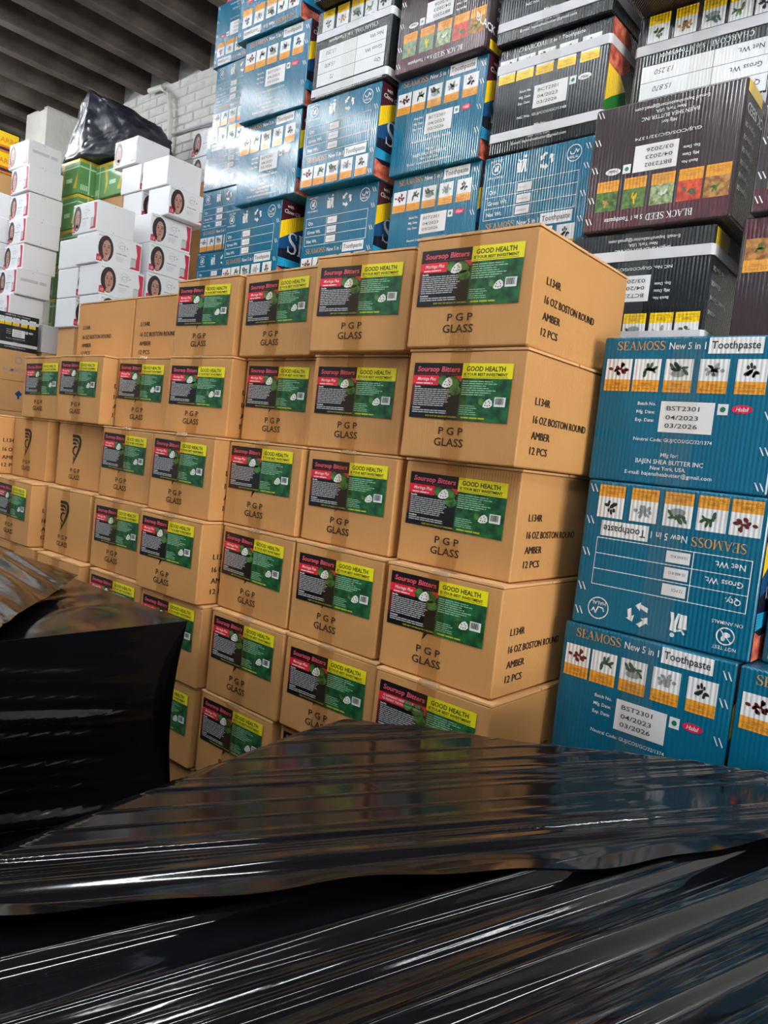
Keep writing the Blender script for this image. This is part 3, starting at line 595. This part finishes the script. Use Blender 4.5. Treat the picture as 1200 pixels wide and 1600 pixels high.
TL = [ # template, x, y, layer, yaw, label
 (teal(0, 'A'), -.441, 1.224, 0, 1.4, 'teal toothpaste carton lying upright on top of the near right stack, beside the brown cartons'),
 (teal(1, 'Bi'), -.422, 1.185, -1, -.5, 'upside-down teal toothpaste carton with white recycling signs, middle of the near right stack'),
 (teal(2, 'A'), -.432, 1.178, -2, -3.5, 'teal toothpaste carton just above the black film, third down in the near right stack'),
 (teal(0, 'A'), -.144, 1.1600, -2, -3.5, 'teal toothpaste carton cut by the right edge of the picture just above the black film'),
 (teal(1, 'B'), -.130, 1.22, -1, .5, 'sliver of a teal toothpaste carton at the right edge, above the lowest one'),
 (teal(2, 'A'), -.125, 1.25, 0, .5, 'teal toothpaste carton just beyond the right edge of the picture'),
 (teal(1, 'B'), -2.505, 1.8, 2, .5, 'teal toothpaste carton lowest in the far left teal column, beside white cartons'),
 (teal(2, 'B'), -2.505, 1.8, 3, -.5, 'teal toothpaste carton second lowest in the far left teal column'),
 (teal(0, 'Bi'), -2.508, 1.8, 4, .5, 'upside-down teal toothpaste carton in the middle of the far left teal column'),
 (teal(1, 'B'), -2.505, 1.81, 5, -1, 'teal toothpaste carton second from the top of the far left teal column'),
 (teal(2, 'Ai'), -2.53, 1.81, 6, 1, 'upside-down teal toothpaste carton at the top of the far left teal column'),
 (teal(0, 'B'), -1.925, 1.492, 2, -2.5, 'teal toothpaste carton with a wide navy side showing large white letters'),
 (teal(1, 'A'), -1.860, 1.475, 3, -1, 'shiny teal toothpaste carton above the one with the wide navy side'),
 (teal(2, 'A'), -1.852, 1.463, 4, 1.5, 'shiny teal toothpaste carton left of the black carton with a white table'),
 (teal(0, 'Ai'), -1.885, 1.45, 5, .5, 'upside-down teal toothpaste carton cut by the top edge, above the shiny teal ones'),
 (teal(1, 'B'), -1.556, 1.50, 2, -.5, 'teal toothpaste carton with a white table, resting lowest behind the second and third brown columns'),
 (teal(2, 'B'), -1.551, 1.467, 3, -.1, 'teal toothpaste carton with a white table, directly under the black carton with a white table'),
 (char(CWi, ST=ST2), -1.536, 1.464, 4, -.3, 'black toothpaste carton with white table and white straps, between teal and maroon cartons'),
 (char(CD), -1.52, 1.43, 5, .8, 'dark toothpaste carton cut by the top edge, above the black carton with a white table'),
 (teal(0, 'A'), -1.232, 1.508, 2, -1.8, 'teal toothpaste carton with white date sticker, resting low behind the brown cartons'),
 (teal(1, 'A'), -1.237, 1.493, 3, -1.1, 'teal toothpaste carton with white date sticker, directly under an upside-down maroon carton'),
 (seed(BSi), -1.233, 1.470, 4, -1.2, 'upside-down maroon toothpaste carton near the top edge, above two teal ones'),
 (teal(2, 'B'), -.938, 1.499, 2, -2, 'teal toothpaste carton with a white table, directly behind the top right brown carton'),
 (char(CD, sideE()), -.930, 1.497, 3, -1, 'black toothpaste carton with two white straps and a yellow and green side'),
 (char(CD), -.930, 1.482, 4, -.4, 'black strapped toothpaste carton cut by the top edge, right of the maroon one'),
 (char(CDi, sideD('char', True)), -.633, 1.414, 1, 1, 'upside-down black strapped toothpaste carton squeezed between maroon carton above and teal carton below'),
 (seed(BSi, True), -.607, 1.401, 2, -.2, 'large upside-down dark brown toothpaste carton with orange ingredient pictures, right of the teal wall'),
 (char(CWi, ST=ST2), -.605, 1.535, 3, 0, 'upside-down black toothpaste carton with large white weight table, at upper right'),
 (seed(BS), -.60, 1.47, 4, .5, 'dark maroon toothpaste carton cut by the top edge at the right'),
 (seed(BS), -.302, 1.415, 1, .5, 'maroon toothpaste carton at the right edge with an orange picture near its top'),
 (seed(BSi, True), -.29, 1.40, 2, .5, 'sliver of a dark carton at the right edge beside the large dark brown one'),
]
for t, x, y, kk, a, l in TL: place(t, 'toothpaste_carton', x, y, zl(kk), a, l, 'box', gT)
SUP = {}
def support(x, y, ztop, w, d, n, cat='box'):
    h = ztop/n; key = (round(w, 3), round(d, 3), round(h, 3))
    if key not in SUP: SUP[key] = rbox('carton', w, d, h-.001, 'kraft2', .005, 3, .003)
    for i in range(n):
        place(dict(size=(w, d, h), parts=[('carton', SUP[key])]), 'storage_carton', x, y, h*i, 0, 'plain brown storage carton low down behind the front stacks', cat, 'hidden cartons carrying the rear stacks')
for x, y in ((-2.505, 1.82), (-1.905, 1.50), (-1.556, 1.51), (-1.236, 1.52), (-.938, 1.51)): support(x, y, zl(2), .28, .36, 4)
support(-.70, 1.44, zl(1), .13, .36, 4)
for x in (-.44, -.13): support(x, 1.26, zl(-2), .28, .36, 2)

# ------------------------------------------------------------------ white cream cartons, printed on one long face
CW_, CD_, CH_ = .30, .25, .186
def portrait(pr, cx, cy, rx, ry):
    pr.ell(cx, cy, rx, ry, 'hair', 1, 20); pr.ell(cx+rx*.1, cy-ry*.05, rx*.55, ry*.72, 'skin', 2, 18); pr.poly([(cx-rx*.3, cy-ry*.95), (cx+rx*.4, cy-ry*.9), (cx+rx*.35, cy-ry*.5), (cx-rx*.15, cy-ry*.5)], 'skin', 2)
    for dx in (-.2, .35):
        pr.ell(cx+rx*dx, cy+ry*.12, rx*.13, ry*.055, 'hair', 3, 8); pr.rect(cx+rx*(dx-.17), cy+ry*.24, cx+rx*(dx+.17), cy+ry*.29, 'hair', 3)
    pr.poly([(cx+rx*.02, cy-ry*.2), (cx+rx*.2, cy-ry*.2), (cx+rx*.12, cy+ry*.08)], 'lips', 3); pr.ell(cx+rx*.1, cy-ry*.4, rx*.2, ry*.07, 'lips', 3, 8)
def ctface(face='f'):
    pr = Pr(CW_, CD_, CH_, face); w, h = CW_, CH_
    pr.ell(w*.05, h*.88, .003, .003, 'sink', 1, 8); pr.greek(w*.07, h*.85, w*.15, h*.9, 1, 'wgrey', 2)
    portrait(pr, w*.20, h*.50, w*.165, h*.41); pr.poly([(w*.01, h*.06), (w*.14, h*.06), (w*.12, h*.2), (w*.06, h*.28), (w*.01, h*.26)], 'rose', 3); pr.text('10', w*.04, h*.10, .018, 'whitebox', l=4)
    pr.ring(w*.55, h*.70, w*.085, .0016, 'wgrey', 1, 18, .3, 5.9); pr.text('CT+', w*.49, h*.62, .025, 'wgrey', bold=.005, l=1)
    pr.greek(w*.43, h*.42, w*.68, h*.48, 1, 'wgrey', 3, .6, ragged=.05); pr.greek(w*.43, h*.2, w*.62, h*.38, 4, 'jar', 4, .35)
    pr.poly([(w*.85, h*.92), (w*.97, h*.90), (w*.97, h*.08), (w*.74, h*.08), (w*.86, h*.25), (w*.90, h*.55)], 'rose', 1); pr.rect(w*.76, h*.15, w*.88, h*.42, 'jar', 2); pr.ell(w*.82, h*.42, w*.06, h*.03, 'wgrey', 3)
    return pr.mesh('face_print')
def ctblank(text, face):
    pr = Pr(CW_, CD_, CH_, face); L = CD_ if face == 's' else CW_
    pr.ell(L*.45, CH_*.9, .004, .004, 'wgrey', 1, 6); pr.ell(L*.45, CH_*.08, .004, .004, 'wgrey', 1, 6)
    if text: pr.greek(L*.12, CH_*.5, L*.88, CH_*.66, 1, 'jar', 6, .7, 1, .02)
    return pr.mesh('end_print')
WB = [rbox('carton', CW_, CD_, CH_-.003, 'whitebox', .007, 40+i, .005) for i in range(2)]
CF_, CE1, CE0 = ctface(), ctblank(True, 's'), ctblank(False, 's')
def ct(i, e): return dict(size=(CW_, CD_, CH_), parts=[('carton', WB[i % 2]), ('face_print', CF_, None, 'portrait of a woman, grey lettering and red sweep'), ('end_print', CE1 if e else CE0)])
gW = 'white cream cartons'
Lx = [(45, 215, 2.01, 1), (47.7, 257, 1.824, 0), (44, 297, 1.638, 0), (41, 337, 1.452, 0), (34, 378, 1.266, 0), (28, 418, 1.08, 1), (13, 457, .894, 0)]
ON = ['top', 'second from the top', 'third from the top', 'fourth from the top', 'fifth from the top', 'sixth from the top', 'lowest']
for i, (px, py, zt, e) in enumerate(Lx):
    q = ray(px, py, 5.4)
    place(ct(i, e), 'cream_carton', q.x+(0, .012, -.008, .01, -.01, .006, 0)[i], q.y+(0, -.01, .012, 0, .014, -.006, .01)[i], EYE+zt-CH_, (2, -1, .8, -.6, 1.2, -.8, .5)[i], 'white carton with blank right side, '+ON[i]+' in the leftmost tall white stack', 'box', gW, corner=True)
for i, zt in enumerate((1.638, 1.452, 1.266, 1.08, .894)):
    place(ct(i, 0), 'cream_carton', -6.07-(.05 if i == 0 else 0), 2.36-.03*(i % 2), EYE+zt+.04-CH_*1.0, 0, 'white cream carton with portrait at the left picture edge, '+('top', 'second', 'third', 'fourth', 'lowest')[i]+' of its short stack', 'box', gW, corner=True)
M = [(153, 320, 0, 0), (153, 358, 1, 1), (157, 405, 1, 2), (157, 450, 1, 3)]
for i, (px, py, sw, r) in enumerate(M):
    zt = 1.36-.186*r; q = ray(px, py, 4.5)
    place(ct(i, i == 1), 'cream_carton', q.x, q.y, EYE+zt-CH_, 0, ('white cream carton with blank right side on top of the middle white stack' if not sw else 'white cream carton with portrait facing right in the middle white stack, '+('', 'upper', 'lower', 'lowest, half hidden')[i]), 'box', gW, swap=sw, corner=True)
for i, (px, py, r) in enumerate(((128, 373, 1), (130, 413, 2), (130, 458, 3))):
    q = ray(153, 358, 4.5)
    place(ct(i, 1), 'cream_carton', q.x-.275-.01*(i == 0), q.y+.03, EYE+1.36-.186*r-CH_, 0, 'blank white cream carton end left of the portrait cartons, '+('upper', 'middle', 'lower')[i]+' of three', 'box', gW, swap=1, corner=True)
Pz = [(217, 205, 2.01, 0, 'white cream carton with portrait on its narrow left side, highest of the right white stacks'), (222, 248, 1.824, 1, 'white cream carton with a red edge just showing, under the highest one'), (224, 291, 1.638, 1, 'white cream carton with blank end, under the one with the red edge')]
for i, (px, py, zt, sw, l) in enumerate(Pz):
    q = ray(px, py, 5.12)
    place(ct(i, 0), 'cream_carton', q.x, q.y, EYE+zt-CH_, 0, l, 'box', gW, swap=sw, corner=True)
Pw = [(265, 240, 1.76, 0, 'all blank white cream carton on top of the right white stack'), (267, 287, 1.574, 1, 'white cream carton with portrait, jutting out second from the top of the right white stack'), (238, 330, 1.388, 1, 'white cream carton with portrait and full red sweep, third in the right white stack'),
      (235, 377, 1.202, 1, 'white cream carton with portrait, fourth in the right white stack'), (230, 425, 1.016, 1, 'white cream carton with portrait half hidden by brown cartons, lowest in the right white stack')]
for i, (px, py, zt, sw, l) in enumerate(Pw):
    q = ray(px, py, 4.74); t = ct(i, 0)
    if i == 0: t['parts'] = [t['parts'][0], t['parts'][2]]
    place(t, 'cream_carton', q.x, q.y, EYE+zt-CH_, 0, l, 'box', gW, swap=sw, corner=True)
for i, zt in enumerate((2.20, 2.014)):
    q = ray(306, 195+36*i, 5.45)
    place(ct(i, 0), 'cream_carton', q.x+.13, q.y, EYE+zt-CH_, 0, 'white cream carton with narrow portrait against the brick wall, '+('upper', 'lower')[i]+' of two', 'box', gW)
place(ct(1, 0), 'cream_carton', -2.50, 1.83, zl(7), 0, 'white carton cut by the top edge above the far left teal column', 'box', gW)
q = ray(13, 457, 5.4); support(q.x-.16, q.y+.02, EYE+.894-CH_, .32, .22, 4); support(-6.24, 2.38, EYE+.934-CH_, .28, .22, 4)
q = ray(157, 450, 4.5); support(q.x-.125, q.y+.02, EYE+.802-CH_, .24, .26, 4)
q = ray(153, 358, 4.5); support(q.x-.275-.125, q.y+.05, EYE+.802-CH_, .22, .24, 4)
q = ray(224, 291, 5.12); support(q.x-.125, q.y+.02, EYE+1.638-CH_, .24, .26, 5)
q = ray(230, 425, 4.74); support(q.x-.125, q.y+.02, EYE+1.016-CH_, .24, .27, 4)
q = ray(306, 195, 5.45); support(q.x+.13, q.y+.01, EYE+2.014-CH_, .28, .22, 5)

# ------------------------------------------------------------------ green cartons, wrapped bale, yellow cartons, dark carton on the left
GW, GD, GH = .40, .50, .25
def gmesh():
    f = Pr(GW, GD, GH); s_ = Pr(GW, GD, GH, 's')
    for pr, L in ((f, GW), (s_, GD)):
        pr.rect(.003, GH*.90, L-.003, GH-.003, 'gyellow', 1); pr.line([(.009, GH*.76), (L-.009, GH*.76)], .010, 'gstrap', 3); pr.line([(L*.16, .009), (L*.16, GH-.009)], .010, 'gstrap', 3)
        pr.poly([(L*.30, GH*.9), (L*.42, GH*.9), (L*.46, GH*.4), (L*.40, GH*.1), (L*.36, GH*.1), (L*.40, GH*.45)], 'gyellow', 2)
        pr.poly([(L*.80, GH*.15), (L*.95, GH*.6), (L*.93, GH*.12)], 'gyellow', 2); pr.greek(L*.52, GH*.30, L*.78, GH*.50, 1, 'gstrap', 5, .6)
        for i in range(4): pr.rect(L*(.03+.03*i), GH*.10, L*(.05+.03*i), GH*.26, 'gstrap', 2)
    return f.mesh('front_print'), s_.mesh('side_print')
GB = rbox('carton', GW, GD, GH-.001, 'greenbox', .005, 50, .004); GF, GS = gmesh()
green = dict(size=(GW, GD, GH), parts=[('carton', GB), ('front_print', GF, None, 'yellow and white print'), ('side_print', GS, None, 'yellow and white print')])
q0 = ray(126, 246, 5.55); gz = q0.z
for i in range(5):
    place(green, 'green_carton', q0.x-.015*(i % 2), q0.y+.01*i, gz-GH*(i+1), 0, 'green and yellow strapped carton under the black bale, '+('top', 'second', 'third', 'fourth', 'lowest')[i]+' of its stack', 'box', 'green strapped cartons', corner=True)
support(q0.x-.2, q0.y+.06, gz-GH*5, .38, .44, 3)
qx = q0.x+.412; qy = 2.85
place(green, 'green_carton', qx, qy, gz-GH-.02, 0, 'green and yellow strapped carton standing beside the green stack, behind the white cartons', 'box', 'green strapped cartons', corner=True)
support(qx-.2, qy+.02, gz-GH-.02, .36, .44, 5)
def bale():
    import bmesh
    b = bmesh.new(); x1, y0, z0 = q0.x, q0.y, gz
    pts = [(x1-.28, y0+.0, z0+.002), (x1-.26, y0+.50, z0+.0), (x1+.04, y0-.02, z0+.002), (x1+.06, y0+.0, z0+.14), (x1+.33, y0+.14, z0+.004), (x1+.36, y0+.16, z0+.24), (x1+.33, y0+.55, z0+.004), (x1+.36, y0+.52, z0+.24),
           (x1+.02, y0+.02, z0+.48), (x1-.06, y0+.04, z0+.50), (x1-.02, y0+.40, z0+.47), (x1-.20, y0+.05, z0+.26), (x1+.20, y0+.1, z0+.40), (x1+.2, y0+.4, z0+.40), (x1-.26, y0+.02, z0+.12)]
    for p_ in pts: b.verts.new(p_)
    bmesh.ops.convex_hull(b, input=b.verts[:]); bmesh.ops.delete(b, geom=[v for v in b.verts if not v.link_faces], context='VERTS')
    bmesh.ops.subdivide_edges(b, edges=b.edges[:], cuts=11, use_grid_fill=True)
    bmesh.ops.triangulate(b, faces=b.faces[:]); b.normal_update()
    for v in b.verts:
        if v.co.z > z0+.02: v.co += v.normal*(noise.noise(v.co*9)*.022 + noise.noise(Vector((v.co.x*38, v.co.y*14, v.co.z*38)))*.014)
    me = bpy.data.meshes.new('wrapped_bale'); b.to_mesh(me); b.free(); me.materials.append(MATS['film_bag'])
    me.polygons.foreach_set('use_smooth', [True]*len(me.polygons)); return me
o = bpy.data.objects.new('wrapped_bale', bale()); COL.objects.link(o); tag(o, 'tall bale in black plastic film leaning on top of the green cartons', 'bale')
YB = rbox('carton', .4, .4, .175, 'ybox', .004, 60, .003)
yp = Pr(.4, .4, .175, 's'); yp.rect(.003, .003, .397, .06, 'obox', 1); yp.text('CARROT', .20, .085, .045, 'obox', bold=.01, l=2); yp.ell(.28, .03, .10, .012, 'sink', 2)
ypm = yp.mesh('side_print')
q = ray(27, 213, 6.7)
for i in range(2): place(dict(size=(.4, .4, .176), parts=[('carton', YB), ('side_print', ypm, None, 'orange band and lettering')]), 'yellow_carton', q.x, q.y-.38, q.z-.176*(i+1), 0, 'yellow and orange carton behind the leftmost white stack, '+('upper', 'lower')[i]+' one', 'box', 'yellow cartons', corner=True)
support(q.x-.2, q.y-.36, q.z-.352, .38, .38, 4)
# black strapped carton and plain brown cartons at the left picture edge
q = ray(62, 498, 5.2)
place(char(CD), 'toothpaste_carton', q.x-SD/2, q.y-SW, q.z-SH, 0, 'black strapped toothpaste carton at the left edge, under the leftmost white stack', 'box', gT, swap=1)
zk = q.z-SH
gm = rbox('carton', .3, .2, .19, 'greybox', .004, 61, .003)
place(dict(size=(.3, .2, .19), parts=[('carton', gm)]), 'storage_carton', q.x-.16, q.y+.03, zk+.02, 0, 'plain pale grey carton right of the black strapped carton at the left edge', 'box')
bmz = .205
bp_ = Pr(.30, .32, bmz, 's'); bp_.text('BAMBOO', .10, .06, .028, 'sgrey', bold=.005); bp_.ring(.20, .14, .022, .007, 'sgrey', 1)
bp2 = Pr(.30, .32, bmz, 's'); bp2.poly([(.19, .12), (.215, .145), (.24, .12), (.215, .095)], 'navyblue', 1); bp2.rect(.208, .085, .222, .10, 'navyblue', 1)
BBm = rbox('carton', .30, .32, bmz-.001, 'kraft2', .004, 62, .003); bpm, bp2m = bp_.mesh('side_print'), bp2.mesh('side_print')
for i in range(4):
    place(dict(size=(.30, .32, bmz), parts=[('carton', BBm), ('side_print', bpm if i == 0 else bp2m)]), 'storage_carton', q.x, q.y-.32, zk-bmz*(i+1), 0, ('brown carton with a grey round mark under the black strapped carton at the left edge', 'light brown carton with a small blue diamond at the left edge, upper one', 'light brown carton with a small blue diamond at the left edge, lower one', 'light brown carton behind the brown stack at the left edge')[i], 'box', 'light brown cartons at the left edge', corner=True)
support(q.x-.15, q.y-.31, zk-bmz*4, .29, .30, 2)
support(q.x-.16, q.y+.04, zk+.02, .29, .19, 4)

# ------------------------------------------------------------------ pallets wrapped in black stretch film
def nz(x, y=0, z=0): return noise.noise(Vector((x, y, z)))
def ridge(u, v, f, s):                       # long sharp pleats: fast across u, slow along v
    t = nz(u*f+.6*nz(v*1.5, s), v*1.1, s); return 1-abs(t)*2.2
import numpy as np
ZT = EYE-.35
POLY = [(-.655, .715), (-.56, .80), (-.446, .885), (-.33, .985), (-.22, 1.055), (-.05, 1.09), (.25, 1.09), (.55, 1.0), (.6, -.5), (-.45, -.5), (-.52, -.1), (-.600, .27), (-.635, .5)]
def sdist(x, y):                             # signed distance to the outline and nearest outline point
    best = np.full(x.shape, 1e9); bx = np.zeros(x.shape); by = np.zeros(x.shape); ins = np.zeros(x.shape, bool); n = len(POLY)
    for i in range(n):
        x0, y0 = POLY[i]; x1, y1 = POLY[(i+1) % n]; dx, dy = x1-x0, y1-y0
        t = np.clip(((x-x0)*dx+(y-y0)*dy)/(dx*dx+dy*dy), 0, 1); px, py = x0+t*dx, y0+t*dy; d = (x-px)**2+(y-py)**2
        c = d < best; best = np.where(c, d, best); bx = np.where(c, px, bx); by = np.where(c, py, by)
        if abs(dy) > 1e-9: ins ^= ((y0 > y) != (y1 > y)) & (x < dx*(y-y0)/dy+x0)
    d = np.sqrt(best); return np.where(ins, -d, d), bx, by
def swell(x, y, seed, n=7, f=6):             # soft undulation
    r = np.random.RandomState(seed); h = 0
    for i in range(n):
        a, k_, p = r.uniform(0, 6.28), r.uniform(.5, 1.5)*f, r.uniform(0, 6.28); h = h + np.sin((x*math.cos(a)+y*math.sin(a))*k_+p)
    return h/n
def pleats(u, v, seed, u0, u1, n, amp, wid, fan, vlo, vhi):
    """stretched creases: narrow rounded ridges running along v, each with its own ends, lean and height"""
    r = np.random.RandomState(seed); h = np.zeros(u.shape)
    for i in range(n):
        c = r.uniform(u0, u1); k_ = fan*(c-(u0+u1)/2)+r.normal(0, .012); w = wid*r.uniform(.5, 1.6); a = amp*r.uniform(.25, 1.0)
        m0 = r.uniform(vlo, vhi); ln = r.uniform(.25, 1.0)*(vhi-vlo)
        s_ = (u-c-k_*(v-.45)-.0010*np.sin(v*r.uniform(3, 6)+r.uniform(0, 6)))/w
        h += a*np.exp(-s_*s_)*np.clip((ln-np.abs(v-m0))/.16, 0, 1)
    return h
A1 = math.radians(15.5); V1 = (math.sin(A1), math.cos(A1)); U1 = (math.cos(A1), -math.sin(A1))
def top_h(x, y):
    u = x*U1[0]+y*U1[1]; v = x*V1[0]+y*V1[1]
    return pleats(u, v, 3, -.85, .45, 84, .0060, .0082, -.12, -.2, 1.1) + pleats(u, v, 4, -.85, .45, 75, .0018, .0032, -.12, -.2, 1.1) + .004*swell(u, v*.4, 5, f=4)
def quads(mb, keep):
    n, m_ = keep.shape; idx = np.cumsum(keep.ravel()).reshape(n, m_)-1
    ok = keep[:-1, :-1] & keep[1:, :-1] & keep[1:, 1:] & keep[:-1, 1:]
    f = np.stack([idx[:-1, :-1][ok], idx[1:, :-1][ok], idx[1:, 1:][ok], idx[:-1, 1:][ok]], -1).tolist(); mb.f += f; mb.m += [0]*len(f)
def film_top():
    mb = MB(); mb.mi('film_top')
    U, V = np.meshgrid(np.arange(-.98, .62, .0015), np.arange(-.55, 1.36, .0065), indexing='ij')
    X = U*U1[0]+V*V1[0]; Y = U*U1[1]+V*V1[1]; D, BX, BY = sdist(X, Y); keep = D <= .10
    H = top_h(X, Y); e = np.clip(1+D/.03, 0, 1); Z = ZT+H*(1-.85*e)-.010*e*e
    k_ = np.clip(D/.10, 0, 1); zo = np.maximum(.02, ZT-.010-k_*(ZT-.03))+top_h(BX, BY)*.15*(1-k_)
    q_ = (.010*np.sin(k_*3)+.002*swell(BX*4, zo*4, 8))/np.maximum(D, 1e-5); out = D > 0
    X = np.where(out, BX+(X-BX)*q_, X); Y = np.where(out, BY+(Y-BY)*q_, Y); Z = np.where(out, zo, Z)
    mb.v = np.stack([X[keep], Y[keep], Z[keep]], -1).tolist(); quads(mb, keep)
    return mb.mesh('film_cover', True)
root = bpy.data.objects.new('wrapped_pallet', None); COL.objects.link(root); root.location = (0, 0, 0)
tag(root, 'pallet load wrapped in shiny pleated black stretch film filling the foreground', 'pallet')
part('film_cover', film_top(), root, 'pleated glossy black film')
# the upper wrap, a loose band lying across the far part of the load
A2 = math.radians(28); V2 = (math.sin(A2), math.cos(A2)); U2 = (math.cos(A2), -math.sin(A2))
def band():
    mb = MB(); mb.mi('film_band'); SS_, V = np.meshgrid(np.linspace(0, 1, 260), np.linspace(-.12, 1.22, 260), indexing='ij')
    near = -.545+.055*V+.016*np.sin(V*4.5+1)+.004*np.sin(V*17)+.003*np.sin(V*41+2)                                  # the loose near edge
    U = near-.36*SS_; X = U*U2[0]+V*V2[0]; Y = U*U2[1]+V*V2[1]; D, BX, BY = sdist(X, Y); keep = D <= .07
    h = .012+pleats(U, V, 13, -.95, -.45, 18, .0042, .0058, .05, -.1, 1.2)+pleats(U, V, 14, -.95, -.45, 22, .0014, .0026, .05, -.1, 1.2)+.004*swell(U, V*.5, 15, f=3)
    h = h+np.clip(1-SS_/.05, 0, 1)*(.006*np.sin(V*9)+.004)
    e = np.clip(1+D/.03, 0, 1); Z = ZT+h*(1-.6*e)+.004*(1-e)-.006*e*e
    k_ = np.clip(D/.07, 0, 1); zo = ZT-.006-k_*.45+h*.4*(1-k_); q_ = (.018*np.sin(k_*2.5)+.004)/np.maximum(D, 1e-5); out = D > 0
    X = np.where(out, BX+(X-BX)*q_, X); Y = np.where(out, BY+(Y-BY)*q_, Y); Z = np.where(out, zo, Z)
    mb.v = np.stack([X[keep], Y[keep], Z[keep]], -1).tolist(); quads(mb, keep); mb.f = [f[::-1] for f in mb.f]
    return mb.mesh('film_band', True)
part('film_band', band(), root, 'loose upper band of black film')

# second wrapped load, to the left
def left_load():
    x0, x1, y0, y1, z0, z1 = -2.1, -.862, -.6, .622, .12, EYE-.252
    mb = MB(); mb.mi('film_left')
    rp = random.Random(6); PL = [(z1-.035-.26*rp.random()**1.3, rp.uniform(.004, .008), rp.uniform(.002, .0055)) for i in range(16)]
    def push(p, n_):
        x, y, z = p
        k_ = (z-z0)/(z1-z0)
        pin = -.028*math.exp(-((k_-.88)/.09)**2)*0 - .022*math.sin(math.pi*min(1, max(0, (z1-z)/.26)))       # film pulled in below the rim
        zz = z+.16*(y-.4); ex = sum(a_*math.exp(-((zz-c_)/w_)**2) for c_, w_, a_ in PL)*max(0, min(1, (.60-y)/.12))*max(0, min(1, (y+.3)/.3)) if n_ == 'x' else 0
        r = ex+.0010*ridge(z+.2*y, y, 40, 2)*max(0, .3+1.4*nz(y*3, z*4, 1))+.006*nz(x*3, y*3, z*3)
        if n_ == 'x': return (x+pin+r, y, z)
        if n_ == 'y': return (x, y+pin*.6+r*.6, z)
        u = x+.5*y; rr = .003*ridge(u, y, 16, 4)*max(.1, .5+nz(x*4, y*3, 3))+.007*nz(x*2.5, y*2.5, 8)
        ex = min(1, min(x1-x, y1-y)/.10)
        return (x, y, z+rr*ex+.008*ex*(1-math.exp(-(x1-x)/.25)))
    def grid(fn, n, m_, kind):
        o_ = len(mb.v)
        for i in range(n+1):
            for j in range(m_+1): mb.v.append(push(fn(i/n, j/m_), kind))
        for i in range(n):
            for j in range(m_): mb.f.append([o_+i*(m_+1)+j, o_+(i+1)*(m_+1)+j, o_+(i+1)*(m_+1)+j+1, o_+i*(m_+1)+j+1]); mb.m.append(0)
    grid(lambda a, b_: (x1, y0+(y1-y0)*a, z0+(z1-z0)*b_), 90, 260, 'x')
    grid(lambda a, b_: (x1-(x1-x0)*a, y1, z0+(z1-z0)*b_), 60, 60, 'y')
    grid(lambda a, b_: (x0+(x1-x0)*a, y0+(y1-y0)*b_, z1), 260, 80, 'z')
    grid(lambda a, b_: (x0+(x1-x0)*a, y0, z0+(z1-z0)*b_), 6, 6, 'n0'); 
    return mb.mesh('film_cover', True)
root2 = bpy.data.objects.new('wrapped_pallet', None); COL.objects.link(root2)
tag(root2, 'dark pallet load wrapped in black film at the left, standing before the brown cartons', 'pallet')
part('film_cover', left_load(), root2, 'smooth black film pulled tight')
def lband():
    mb = MB(); mb.mi('film_left'); n, m_ = 60, 60; z1 = EYE-.252
    a = hitz(118, 905, -.235); b = hitz(0, 982, -.235); dirv = Vector((b.x-a.x, b.y-a.y)); 
    for i in range(n+1):
        for j in range(m_+1):
            t = i/n*1.9-.05; s_ = j/m_
            x = a.x+dirv.x*t-.55*s_; y = min(.622, a.y+dirv.y*t+.03*s_)
            u = x+.4*y; z = z1+.016+.004*ridge(y*1.2+.2*x, x, 40, 7)+.006*nz(x*5, y*5)-.012*max(0, 1-(.622-y)/.03)
            mb.v.append((x, y, z))
    for i in range(n):
        for j in range(m_): mb.f.append([i*(m_+1)+j, i*(m_+1)+j+1, (i+1)*(m_+1)+j+1, (i+1)*(m_+1)+j]); mb.m.append(0)
    return mb.mesh('film_band', True)
part('film_band', lband(), root2, 'second layer of film across the top')
for rt, bx in ((root, (-.45, -.45, .5, .9)), (root2, (-2.08, -.58, -.9, .58))):
    for i in range(3):
        bm2 = MB(); yy = bx[1]+(bx[3]-bx[1])*(.1+.4*i)-.05; bm2.box((bx[0], yy, 0), (bx[2], yy+.1, .12), 'pallet_wood'); part('pallet_skid', bm2.mesh('pallet_skid'), rt)
